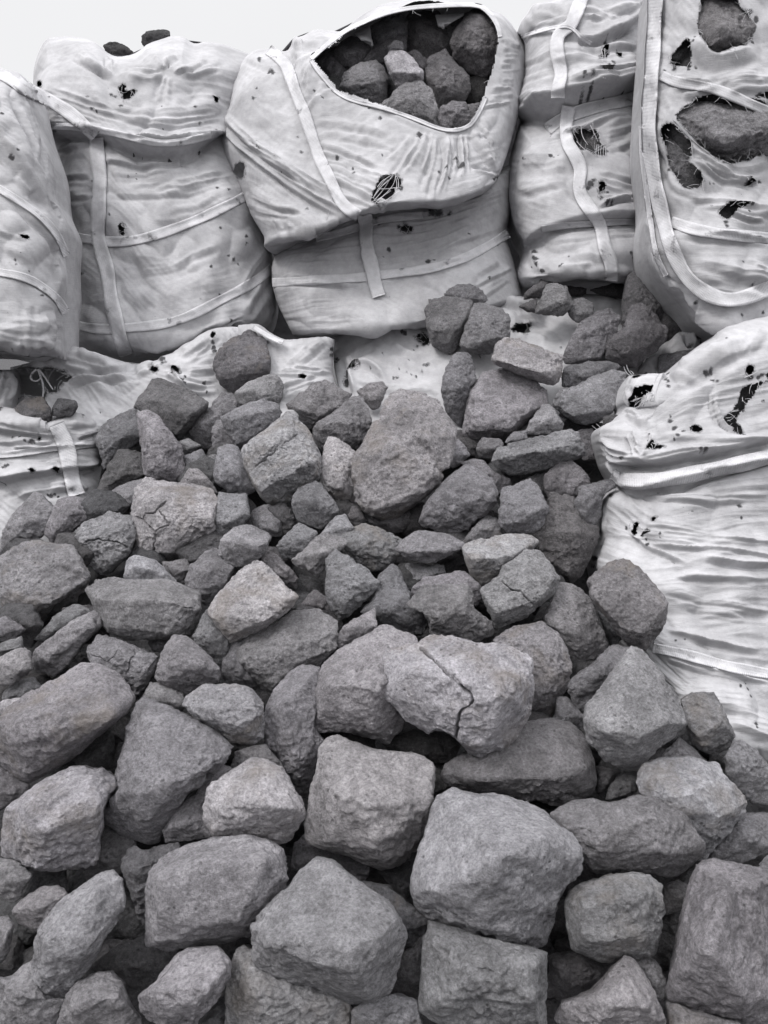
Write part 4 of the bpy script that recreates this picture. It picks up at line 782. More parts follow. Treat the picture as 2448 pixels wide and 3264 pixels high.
def filling(pd, seed):
    """rubble that the bag holds, a hand's breadth inside the cloth"""
    P = pd['P'][::5, ::5]; N = pd['N'][::5, ::5]; nv, nu = P.shape[:2]
    a, b = max(3, int(nv * .11)), max(3, int(nu * .13)); a2 = max(a, int(nv * .26)); P = P[a:-a2, b:-b]; N = N[a:-a2, b:-b]; nv, nu = P.shape[:2]
    Q = P - N * .055 + N * (.018 * np.abs(fbm(P * 9 + seed, 3)))[..., None]
    Q2 = Q[:, ::-1] + FW * .10
    G = np.concatenate([Q, Q2], 1); C = 2 * nu; idx = np.arange(nv * C).reshape(nv, C); ie = np.concatenate([idx, idx[:, :1]], 1)
    Fa = np.stack([ie[:-1, :-1], ie[1:, :-1], ie[1:, 1:], ie[:-1, 1:]], -1).reshape(-1, 4)
    o = mesh_obj('rubble_filling', G.reshape(-1, 3), Fa, BED); return o

def sp(crop, s):
    ox, oy, k = CROPS[crop]
    return [(a * k + ox, b * k + oy, c * k) for a, b, c in ([float(v) for v in q.split(',')] for q in s.split())]

BAGS = []
def bag(label, cat, T, R, B, L_, crop, **kw):
    Tp, Rp, Bp, Lp = (pts(x, crop) for x in (T, R, B, L_))
    Tp = chaikin(Tp, 1); Rp = chaikin(Rp, 2); Bp = chaikin(Bp, 1); Lp = chaikin(Lp, 2)
    seed = kw.pop('seed'); fl = parse_folds(kw.pop('folds', ''), seed); ho = holes_from(kw.pop('holes', '')); so = kw.pop('spots', [])
    fill = kw.pop('fill', None); root = kw.pop('root', None); part = kw.pop('part', 'body'); fr = kw.pop('fray', .10)
    if root is None:
        D = (kw['Dt'] + kw['Db']) / 2; c = unproj(np.array(Bp[:, 0].mean()), np.array(Bp[:, 1].mean()), np.array(kw['Db']))
        root = empty('bulk_bag', c); tag(root, label, cat, 'white woven bulk bags around the pile')
    pd = patch(Tp, Rp, Bp, Lp, kw.pop('Dt'), kw.pop('Db'), kw.pop('A'), fl, ho, so, seed, part, root, CLOTH, **kw)
    if ho: fray(ho, [pd['tree']], root, seed, fr)
    if fill:
        assert not np.isnan(pd["P"]).any(), label
        o = filling(pd, seed); tag(o, fill, 'rubble', kind='stuff')
    pd['root'] = root; return pd

# -- left front bag (cut by the left edge)
b1 = bag('pale bulk bag cut off by the left edge, its strap running up over its shoulder', 'bulk bag',
    '-420,380 -100,410 0,412 60,414 110,428', '110,428 180,490 200,600 240,760 290,880 325,1000 335,1180 360,1240 408,1340 400,1420 390,1560 400,1700 385,1800 380,1900 378,2118',
    '-420,2060 0,2070 100,2095 200,2125 270,2105 320,2115 378,2140', '-420,380 -440,1200 -420,2060', 'L',
    Dt=3.12, Db=3.0, A=.34, seed=1, wr=(.004, .020), tau=(.10, .04),
    folds="""L|120,470 160,560 200,700 230,830|60,470 110,640 170,800 230,960|5|9|.010
L|0,480 100,700 200,900 320,1150|-100,600 0,900 100,1000 300,1300|5|16|.010
L|60,760 160,900 250,1080 320,1180|0,900 60,1000 200,1150 300,1280|4|14|.010
L|0,1110 100,1180 220,1270 300,1340 390,1480|0,1160 100,1220 200,1310 290,1400 380,1560|3|8|.009
L|-50,1350 60,1370 160,1400|-40,1480 60,1500 200,1600|3|14|.007
L|0,1900 150,1850 330,1900|0,2050 150,2000 340,2060|4|20|.010
L|120,1800 130,1900 140,2080|330,1800 330,1900 350,2080|5|10|.008""",
    holes="""L|118,1388 140,1380 162,1390 172,1412 150,1410 130,1404""",
    spots=sp('L', '10,665,14 60,920,14 100,905,9 75,930,10 90,1530,12 95,1555,8 170,1590,8 120,1495,6 255,1735,10 160,2095,12 80,2040,9 150,1640,8 50,1840,6'),
    fill='dark rubble seen through the small tear of the leftmost bag')
t1 = [b1['tree']]
ribbon('shoulder_strap', t1, 'L', '-20,425 30,445 80,480 130,520 180,548 210,560', 62, b1['root'], off=.006)
ribbon('side_band', t1, 'L', '-60,1075 0,1110 80,1160 160,1210 230,1260 300,1330 350,1400 390,1500', 44, b1['root'])
ribbon('lower_band', t1, 'L', '-60,1585 0,1600 100,1615 200,1650 300,1720 350,1770 384,1835', 48, b1['root'])
ribbon('hem', t1, 'L', '-60,2070 0,2078 100,2098 200,2122 270,2105 330,2122 375,2145', 26, b1['root'])

# -- left main bag
b2 = bag('tall white bulk bag with gathered waist, second from the left, two lumps on its top', 'bulk bag',
    '196,480 200,400 225,310 268,228 330,218 400,214 480,222 545,240 590,275 650,325 700,335 780,322 830,290 870,255 960,228 1000,212 1080,215 1110,240 1150,260 1200,243 1330,262 1400,295 1480,320 1560,335',
    '1560,335 1500,560 1440,760 1400,850 1470,1000 1540,1200 1590,1420 1615,1659 1625,1800 1600,1900 1560,1960',
    '400,2060 480,2062 560,2085 660,2100 760,2110 900,2098 1100,2050 1300,2000 1470,1975 1560,1960',
    '196,480 215,620 240,760 285,850 310,940 330,1060 335,1170 370,1280 405,1380 392,1520 385,1660 385,1900 400,2060', 'L',
    Dt=3.75, Db=3.62, A=.40, seed=2, wr=(.0035, .022), tau=(.10, .07), DR=.05,
    folds="""S|L|285,850 400,805 520,800 600,800 700,865 850,905 1000,905 1150,870 1290,800 1400,700|70|.045
S|L|620,955 720,965 850,972 960,955 1080,915 1200,870|22|.016
L|620,800 750,830 900,840 1100,820 1290,740|620,860 750,900 900,925 1080,905 1280,830|7|7|.012
L|240,690 380,700 520,740 620,790|240,780 340,785 440,780 560,800|5|7|.010
L|560,600 700,650 850,665 1050,650 1260,620|600,700 800,760 950,770 1100,760 1290,700|7|9|.008
L|280,510 420,560 600,640 760,700|250,640 400,670 560,740 720,800|6|8|.009
L|480,270 520,330 560,380 640,440|400,330 500,400 620,450 720,490|4|10|.013
L|960,400 900,360 860,330|970,400 1010,330 1080,290 1100,250|5|7|.010
L|1000,420 1100,370 1200,320 1300,300|1030,440 1160,430 1280,380 1400,380|6|9|.010
L|960,420 880,400 780,400 700,430|960,430 900,480 800,470 700,480|4|9|.010
L|1010,440 1040,520 1070,620|980,440 930,540 920,650|4|9|.009
L|620,330 610,380 640,420 660,440|700,335 690,380 680,420 680,450|4|7|.010
L|900,1080 1020,1050 1150,1020 1350,990|900,1150 1050,1130 1200,1100 1400,1060|5|10|.010
L|660,1010 800,1000 950,970 1200,900|640,1160 800,1150 950,1150 1100,1130|6|12|.006
L|940,1210 1060,1190 1200,1170 1300,1100|900,1300 1000,1290 1200,1230 1400,1160|4|14|.007
L|640,1520 800,1500 950,1520 1100,1480|620,1660 800,1640 1000,1600 1250,1500|4|18|.008
L|1000,1560 1080,1520 1120,1480 1280,1440||1|16|.012
L|340,1010 420,1000 520,1000|350,1200 420,1190 530,1180|4|12|.008
L|300,870 400,840 520,810|300,900 380,880 520,830|3|9|.010
L|1400,1700 1500,1500 1560,1400|1450,1950 1560,1800 1600,1700|5|14|.012
L|740,2010 850,2030 1000,1990 1300,1880|760,2060 880,2060 1050,2020 1400,1900|5|9|.009
L|1100,1960 1250,1890 1450,1820|1150,2010 1300,1960 1500,1880|4|10|.010""",
    holes="""L|705,520 730,508 745,525 740,548 765,552 785,540 805,550 800,572 775,585 750,598 722,592 735,570 715,560 700,540
L|232,486 262,484 282,500 285,525 262,520 244,505
L|712,1328 728,1324 738,1345 734,1380 720,1390 708,1370
L|1250,568 1295,570 1280,590 1276,606 1258,600 1262,584""",
    spots=sp('L', '660,575,14 690,585,12 545,605,9 575,672,12 600,690,9 725,652,14 1138,640,9 1160,735,12 1230,780,8 335,985,12 355,980,8 540,1065,10 750,1035,6 800,1020,6 800,1050,6 370,1140,26 400,1145,18 1275,1110,10 1290,1345,11 1430,1400,13 1435,1440,11 1380,1520,14 1350,1495,10 1405,1545,10 1240,1562,14 440,1590,12 475,1608,12 1175,1760,9 1295,1722,10 1360,1885,16 1330,1130,10 620,1215,8 690,1215,6 665,1275,6 960,640,5 960,775,5'),
    fill='dark rubble seen through the tears of the gathered tall bag')
t2 = [b2['tree']]
ribbon('shoulder_strap', [b2['tree']] + t1, 'L', '100,470 170,530 240,560 320,605 400,655 460,705 510,755 560,800', 76, b2['root'], off=.012, sm=17)
ribbon('strap', t2, 'L', '565,810 570,900 578,980 588,1060 580,1150 576,1250 572,1350 580,1420 600,1500 628,1580 640,1680 655,1780 680,1880 705,1990 740,2090', 84, b2['root'], off=.007, sm=7)
ribbon('upper_band', t2, 'L', '240,745 330,742 430,745 520,755 600,765 700,790 800,812 900,838 1000,842 1120,825 1250,790', 42, b2['root'], off=.003)
ribbon('middle_band', t2, 'L', '405,1385 480,1400 560,1410 660,1422 780,1415 900,1385 1020,1345 1150,1295 1300,1225 1420,1165 1500,1120', 58, b2['root'], off=.003)
ribbon('lower_band', t2, 'L', '390,1890 500,1925 620,1935 760,1925 900,1912 1020,1890 1150,1840 1280,1770 1400,1710 1520,1640 1600,1570', 56, b2['root'], off=.003)

# -- centre bag: lower body and the flared open top
b3 = bag('open-mouthed bulk bag in the centre, full of dark rocks, with a flared top', 'bulk bag',
    '200,1360 500,1280 900,1180 1300,1080 1600,960', '1600,960 1590,1100 1575,1250 1540,1380 1580,1500 1620,1650 1650,1780',
    '300,1975 500,2000 900,2020 1300,2000 1650,1900', '200,1360 225,1440 168,1540 170,1640 190,1750 230,1840 300,1975', 'M',
    Dt=3.62, Db=3.45, A=.36, seed=3, wr=(.004, .020), tau=(.05, .08),
    folds="""M|240,1480 500,1450 800,1400 1100,1330 1500,1180|230,1560 500,1560 800,1520 1100,1480 1540,1340|9|8|.008
M|230,1600 400,1620 560,1640 700,1620|230,1660 400,1690 600,1680 700,1650|5|8|.008
M|800,1560 950,1540 1150,1520 1400,1440|800,1640 1000,1620 1200,1600 1500,1480|6|9|.008
M|760,1270 900,1250 1200,1220 1500,1100|760,1380 1000,1340 1250,1300 1560,1180|6|9|.009
M|1300,1620 1450,1550 1560,1480|1400,1780 1520,1700 1600,1640|4|12|.009""",
    holes="""M|920,1345 950,1330 990,1335 1000,1350 970,1362 940,1360
M|735,1588 760,1595 785,1600 780,1612 750,1610""",
    spots=sp('M', '960,1345,34 925,1350,20 1150,1255,34 1110,1250,24 1210,1262,18 930,1226,16 980,1226,16 760,1600,26 745,1545,20 730,1530,14 858,1462,12 820,1493,6 1092,1524,20 1130,1520,12 1320,1375,10 1500,1440,8 810,1325,14 800,1340,10 1430,1650,9'),
    fill='dark rubble seen through the lower tears of the open-mouthed bag')
h3 = bag(None, None,
    '-132,560 -100,480 -60,425 0,345 60,297 150,284 240,306 275,290 300,206 335,222 420,170 505,180 580,188 615,160 700,85 830,18 1000,-4 1200,2 1400,28 1450,60 1520,80 1570,130 1600,178 1667,258',
    '1667,258 1676,430 1640,600 1577,830 1535,960 1500,1045', '125,1450 240,1432 430,1400 640,1312 760,1262 900,1238 1000,1238 1200,1235 1380,1160 1460,1110 1500,1045',
    '-132,560 -80,640 -150,760 -120,900 -60,1010 0,1130 40,1250 90,1330 130,1390 125,1450', 'M', root=b3['root'], part='flared_top',
    Dt=3.72, Db=3.36, A=.42, seed=4, tau=(.16, .05), wr=(.004, .016), pw=.5, fray=.012,
    folds="""M|410,365 540,520 800,640 1000,700 1150,765 1230,778 1345,740 1400,620||1|12|.010
M|1150,770 1140,900 1100,1050 1060,1150|1000,720 960,850 850,960 800,1000|6|8|.010
M|1180,780 1190,900 1170,1050 1120,1160|1330,770 1340,850 1350,950 1360,1000|9|7|.013
M|1340,770 1380,850 1440,950 1480,1000|1400,640 1440,740 1490,860 1520,960|8|7|.012
M|1250,790 1230,950 1200,1100 1170,1230|1160,790 1110,950 1060,1080 1040,1200|6|9|.010
M|1480,480 1560,460 1620,450|1400,640 1470,640 1560,640|8|6|.006
M|1500,230 1560,220 1620,240|1480,440 1540,430 1620,420|9|6|.007
M|430,330 350,350 260,370|420,380 400,470 380,600|6|8|.007
M|470,480 440,560 400,660|560,540 480,560 380,640|4|9|.007
M|-110,640 60,800 300,1000 520,1100 640,1230|-140,760 0,900 200,1030 360,1160 620,1290|15|7|.012
M|-60,740 100,850 260,940 480,1060|-110,800 60,940 200,1060 330,1180|9|6|.012
M|440,830 580,870 700,920 820,960|520,1050 620,1090 760,1160 880,1240|9|8|.010
M|420,700 560,720 700,740 860,800|440,800 600,820 760,850 900,880|5|12|.007
M|560,1130 700,1190 900,1210 1200,1200|620,1200 760,1230 900,1235 1000,1235|4|8|.008
M|0,1060 100,1120 200,1180 320,1210|40,1250 120,1280 240,1290 400,1290|6|9|.009
M|160,1270 200,1330 240,1400|300,1260 300,1340 330,1400|3|12|.009
M|180,1390 330,1390 500,1340 650,1290||1|9|.012
M|640,200 800,120 960,60 1200,50 1380,50||1|14|.016
M|150,290 230,340 300,480 420,640||1|14|.006
M|300,210 330,250 400,260 500,240|290,280 350,290 420,290 500,270|4|7|.009
M|1540,240 1580,400 1600,560|1640,280 1660,400 1640,560|3|9|.006
M|1500,1040 1400,1010 1340,990||1|12|.010
M|900,960 860,1020 780,1140 740,1190||1|26|.012
M|60,300 100,330 160,360 260,370|20,350 80,380 160,400 240,410|3|10|.008""",
    holes="""M|412,352 425,325 445,300 480,285 530,262 600,190 700,148 830,92 960,66 1100,52 1250,44 1380,44 1420,75 1455,120 1480,165 1493,215 1490,290 1470,380 1440,480 1415,560 1390,620 1340,715 1290,738 1230,750 1180,745 1140,735 1060,700 1000,676 900,640 800,610 720,590 650,575 600,558 560,532 520,485 480,440 440,395
M|758,1182 775,1140 790,1100 815,1065 850,1040 885,1028 905,1040 930,1060 925,1090 895,1110 885,1140 860,1165 820,1190 790,1198
M|-57,1010 -40,965 -20,952 5,958 14,985 10,1020 -8,1048 -30,1045 -48,1030
M|1243,928 1258,920 1266,935 1254,947""",
    spots=sp('M', '1043,770,20 1040,790,12 322,797,12 343,890,12 558,932,14 645,990,9 655,1018,12 385,1238,12 470,580,9 1190,1000,12 100,355,14 170,420,20 150,425,10 80,520,10 70,580,14 810,700,14 740,640,10 925,1105,20 1490,1040,18 1470,1050,12 5,968,10 120,880,8 105,855,8 130,895,7 820,915,9 1280,980,26 1150,1020,12 1210,1060,10 240,1020,7 215,950,6 420,530,8 310,580,8 525,160,8 -70,1010,9'))
t3 = [b3['tree'], h3['tree']]
for T_, R_, B_, L_ in (('650,195 720,160 745,150', '745,150 752,200 765,275', '700,240 735,262 765,275', '650,195 670,215 700,240'),
                       ('1130,88 1200,85 1300,75', '1300,75 1290,100 1240,120', '1150,160 1190,165 1240,120', '1130,88 1140,120 1150,160')):
    bag(None, None, T_, R_, B_, L_, 'M', root=b3['root'], part='torn_flap', Dt=3.56, Db=3.52, A=.02, seed=41, back=False, res=3)
ribbon('shoulder_strap', t3, 'M', '150,290 200,325 245,365 270,420 295,500 325,580 355,650 385,740 415,830 450,930 490,1010 530,1090 560,1160 610,1225 680,1265', 68, b3['root'], off=.007, sm=9)
ribbon('lower_strap', t3, 'M', '715,1260 725,1330 722,1400 730,1470 750,1540 765,1600 775,1660 800,1740', 82, b3['root'], off=.008, sm=7)
ribbon('waist_band', t3, 'M', '430,1400 560,1370 700,1325 780,1295 900,1275 1060,1262', 46, b3['root'], off=.003)
ribbon('lower_band', t3, 'M', '172,1660 350,1650 500,1640 700,1630 900,1605 1100,1580 1300,1520 1450,1440 1560,1370', 52, b3['root'], off=.003)
ribbon('mouth_hem', [h3['tree']], 'M', '400,350 425,395 470,450 520,510 560,550 640,590 800,625 1000,692 1140,752 1230,768 1300,755 1350,725 1400,640 1430,570', 22, b3['root'], off=.004, sm=5)
ribbon('mouth_rim', [h3['tree']], 'M', '400,345 500,255 600,178 700,132 830,76 960,48 1100,34 1250,27 1390,28 1440,64 1478,110 1502,160 1512,215', 26, b3['root'], off=.004, sm=9)
# threads across the torn window of the open-mouthed bag
def strands(tr, crop, segs, parent, off=.006):
    lines = []
    for s in segs.split(';'):
        p = resample(chaikin(pts(s, crop)), 8); ds = [cast(tr, *p[0]), cast(tr, *p[-1])]
        if None in ds: continue
        lines.append([unproj(q[0], q[1], np.array(ds[0] + (ds[1] - ds[0]) * i / 7 - off)) for i, q in enumerate(p)])
    tubes('torn_thread', lines, .0016, parent, STRAP)
strands(t3, 'M', '765,1165 800,1100 840,1050 870,1030;770,1180 830,1110 860,1060 880,1025;780,1190 850,1130 890,1080 900,1030;790,1100 820,1060 850,1045;800,1110 860,1110 900,1100 930,1105;790,1190 830,1185 880,1150 920,1120;905,1110 905,1070 895,1030;915,1100 915,1060 905,1035;820,1090 860,1060 885,1030;775,1150 815,1095 855,1055;760,1185 800,1170 870,1120', b3['root'])
strands(t3, 'M', '520,1140 525,1180 510,1240 490,1290', b3['root'])

# -- bag right of the centre
b4 = bag('creased bulk bag right of the open-mouthed one, its long strap looping down the front', 'bulk bag',
    '185,195 215,150 270,110 340,60 410,20 520,-60 700,-90 1060,-90', '1060,-90 1060,400 1060,900 1060,1300 1060,1680',
    '225,1700 330,1680 466,1645 640,1640 806,1645 1060,1640', '185,195 240,280 245,430 225,560 218,660 178,800 150,900 140,1000 135,1180 160,1350 235,1450 205,1540 182,1600 190,1660 225,1700', 'N',
    Dt=3.72, Db=3.45, A=.36, seed=5, tau=(.05, .05), wr=(.0035, .024),
    folds="""S|N|190,720 300,650 450,600 560,585 700,555 850,510 960,470|130|.060
S|N|240,1450 320,1360 420,1325 600,1300 800,1290 960,1275|90|.030
S|N|540,260 640,252 720,225 800,170 950,80|60|.030
N|720,225 800,170 880,120 960,60|760,190 840,150 900,120 960,100|3|8|.014
N|250,360 330,380 420,350 600,300|240,500 330,500 420,480 640,380|5|16|.010
N|500,270 620,270 800,240 940,190|500,380 640,400 800,390 940,330|5|13|.011
N|480,500 600,470 760,430 930,400|480,560 620,540 760,520 900,480|5|9|.011
N|230,600 300,580 400,580|225,680 300,640 420,600|4|9|.012
N|250,170 350,160 450,130 520,130|260,110 350,90 450,60 500,20|4|10|.010
N|560,170 620,150 700,150|560,60 620,60 710,120|4|10|.009
N|640,80 700,60 850,40 940,0|700,150 760,110 850,80 940,20|5|9|.011
N|300,760 400,720 600,690 900,640|280,820 380,790 460,770 600,700|5|8|.009
N|700,720 800,690 920,670|720,900 800,870 900,820|5|12|.009
N|200,900 300,900 460,870|180,1200 300,1180 500,1150|6|20|.008
N|600,1000 700,1010 800,1060 900,1060|620,1240 720,1230 800,1220 920,1240|6|11|.009
N|640,1230 760,1180 820,1150 900,1140|640,1250 760,1210 860,1200 930,1200|4|9|.010
N|340,1360 400,1340 600,1330 930,1330|350,1430 480,1420 650,1400 940,1400|4|9|.008
N|450,1500 600,1480 700,1500|420,1620 600,1590 690,1610|3|14|.007
N|280,1450 290,1530 330,1600||1|20|.014
N|190,1630 400,1620 650,1610 820,1620||1|9|.008""",
    holes="""N|515,765 540,742 570,735 610,728 645,732 662,760 668,790 668,830 690,860 705,895 690,920 655,912 620,905 590,890 560,890 540,870 515,830 510,790
N|682,282 702,280 712,310 712,335 695,362 672,355 668,335 685,310
N|650,462 680,452 705,462 710,490 690,503 665,500 648,485
N|764,312 774,318 776,350 770,370 762,345
N|655,1098 675,1090 686,1105 682,1140 662,1155 650,1140 660,1120
N|890,1115 925,1085 950,1080 950,1180 915,1172 895,1150""",
    spots=sp('N', '710,240,12 755,240,10 730,420,16 700,430,14 720,405,10 690,340,16 660,350,12 760,330,12 600,520,16 560,520,14 860,410,9 380,912,14 430,915,10 400,925,8 600,1110,26 620,1090,18 590,1130,14 660,1190,20 690,1225,16 720,1230,14 700,1155,10 880,1000,11 540,880,18 560,910,12 285,1480,16 290,1520,20 300,1550,16 330,1590,16 490,1510,9 440,1570,14 450,1555,10 890,1505,26 860,1515,16 830,1500,12 920,1490,14 240,940,10 600,570,14 560,590,14 940,1105,16 20,1500,8 270,1570,8 355,760,7 600,680,5'),
    fill='dark rubble seen through the round tear of the creased bag')
t4 = [b4['tree']]
ribbon('loop_strap', t4, 'N', '575,-40 545,40 520,100 500,150 455,175 425,210 415,270 425,340 440,400 445,450 425,510 425,575', 78, b4['root'], off=.014, sm=9)
ribbon('long_strap', t4, 'N', '490,625 478,690 470,760 480,840 520,900 550,960 560,1010 545,1080 560,1150 600,1210 640,1260 675,1320 690,1390 700,1450 735,1530 745,1600 740,1650', 76, b4['root'], off=.010, sm=9)
ribbon('tie_cord', t4, 'N', '210,215 300,185 400,160 480,150 530,180 560,220 620,255', 20, b4['root'], off=.016, sm=9)
ribbon('upper_band', t4, 'N', '360,760 440,700 560,650 700,615 820,590 930,560', 74, b4['root'], off=.003)
ribbon('lower_band', t4, 'N', '330,1345 450,1325 600,1315 760,1305 940,1300', 38, b4['root'], off=.003)
strands(t4, 'N', '655,850 650,880 648,915;665,850 662,885 665,920;680,855 675,890 678,925;695,860 690,890 692,920;705,865 703,890 705,915;640,880 690,850 720,840;640,895 700,865 730,850;560,740 565,800 600,850;535,830 560,860 610,900;615,735 640,790 660,830;680,290 690,330 685,365;700,285 700,325 705,360;660,320 700,330;660,345 712,340;690,460 700,430 715,405;700,465 712,440 725,415', b4['root'])

# -- big bag at the upper right
b5 = bag('large torn bulk bag at the upper right with rocks bulging through ragged holes', 'bulk bag',
    '965,-120 1200,-110 1500,-110 1860,-110', '1860,-110 1860,600 1860,1400 1860,2060', '1282,1940 1400,1985 1600,2030 1860,2060',
    '965,-120 955,60 945,250 925,480 912,700 905,850 930,1050 950,1240 925,1330 930,1480 970,1600 1060,1720 1160,1820 1215,1900 1282,1940', 'N',
    Dt=3.05, Db=2.95, A=.36, seed=6, tau=(.03, .05), wr=(.003, .022), fray=.05,
    folds="""N|1230,200 1300,330 1400,360 1560,280||1|24|.016
N|1020,350 1040,600 1060,800|960,500 970,800 1000,1000|3|16|.008
N|1250,460 1400,400 1600,380 1700,360|1450,540 1550,540 1650,560 1750,560|5|12|.010
N|1030,440 1100,420 1200,440 1300,480|1160,560 1240,560 1300,540 1400,540|4|11|.010
N|1130,600 1100,700 1060,800|1060,560 1040,700 1030,900|3|14|.010
N|1200,820 1300,920 1450,1010 1640,1060|1240,940 1340,1020 1460,1060 1640,1060|6|8|.012
N|1300,880 1400,960 1550,980 1700,930||1|14|.014
N|1200,1150 1400,1160 1560,1190 1700,1220|1250,1200 1400,1230 1500,1300 1700,1290|4|9|.011
N|1060,850 1060,1000 1130,1120 1250,1130||1|22|.014
N|1100,1300 1300,1330 1500,1350 1700,1360|1130,1400 1300,1420 1500,1420 1700,1430|4|9|.009
N|1250,1500 1400,1560 1600,1600 1750,1620|1280,1700 1450,1720 1650,1730 1750,1730|6|16|.010
N|960,1280 1000,1400 1050,1550 1150,1700|940,1350 960,1450 1000,1560 1100,1720|3|10|.012
N|1290,1750 1285,1850 1285,1930||1|9|.010
N|1500,1480 1560,1500 1700,1560|1500,1660 1560,1680 1700,1700|4|9|.009""",
    holes="""N|1262,40 1250,130 1262,190 1280,240 1310,300 1345,330 1400,318 1450,292 1520,270 1560,228 1592,160 1560,80 1510,30 1480,-40 1270,-60
N|1072,365 1080,330 1110,290 1145,250 1170,215 1192,225 1200,290 1205,350 1195,385 1150,375 1110,385
N|1128,690 1150,645 1200,600 1240,575 1330,570 1400,578 1480,582 1560,592 1640,625 1750,660 1760,860 1640,900 1560,925 1500,940 1430,955 1380,940 1300,870 1240,822 1200,780 1160,735
N|1063,800 1075,755 1100,740 1130,762 1165,790 1200,820 1212,860 1205,900 1190,940 1230,965 1265,1000 1282,1050 1262,1080 1220,1092 1180,1105 1150,1085 1120,1040 1100,1010 1082,960 1075,900
N|1368,1250 1385,1225 1430,1192 1500,1185 1560,1195 1510,1212 1460,1240 1430,1275 1405,1298 1380,1280
N|1545,1045 1580,1035 1610,1050 1590,1062 1560,1062
N|1590,575 1640,552 1700,545 1700,580 1640,590""",
    spots=sp('N', '1100,400,18 1060,415,10 1190,400,14 1240,380,12 1560,1055,22 1600,1050,16 1640,1055,12 1400,1320,16 1405,1345,12 1350,1065,10 1325,1070,9 1080,1000,14 1290,1400,7 1560,1680,12 1650,1830,12 1510,1850,10 1500,1540,8 1150,1610,10 1330,1200,8 1585,575,16 1220,240,12 1230,210,10 1600,110,20 1560,60,24 1570,200,18 1250,1770,10 1600,100,16 1580,240,14 1500,1200,16 1560,1200,14 1540,1240,10'),
    fill='dark rubble behind the cloth of the large torn bag')
t5 = [b5['tree']]
ribbon('long_strap', t5, 'N', '1000,-60 992,100 985,260 975,420 965,560 955,700 960,840 980,980 1000,1100 1035,1250 1065,1380 1110,1500 1160,1600 1230,1680 1330,1740 1430,1765 1540,1745 1680,1690', 86, b5['root'], off=.022, sm=21)
ribbon('edge_strap', t5 + t4, 'N', '912,740 915,850 925,980 945,1120 960,1250 975,1330 985,1420 1010,1520 1060,1620', 30, b5['root'], off=.012, sm=15)
ribbon('upper_band', t5, 'N', '1030,440 1120,480 1250,500 1350,520 1450,560 1560,610 1700,670', 60, b5['root'], off=.004)
ribbon('lower_band', t5, 'N', '1090,1300 1200,1340 1350,1370 1500,1385 1700,1400', 66, b5['root'], off=.004)
strands(t5, 'N', '1100,700 1150,760 1220,830 1300,890 1360,940;1110,710 1170,770 1230,840 1320,900;1180,770 1210,830 1215,900;1390,940 1430,960 1480,975;1540,600 1600,610 1650,640', b5['root'])

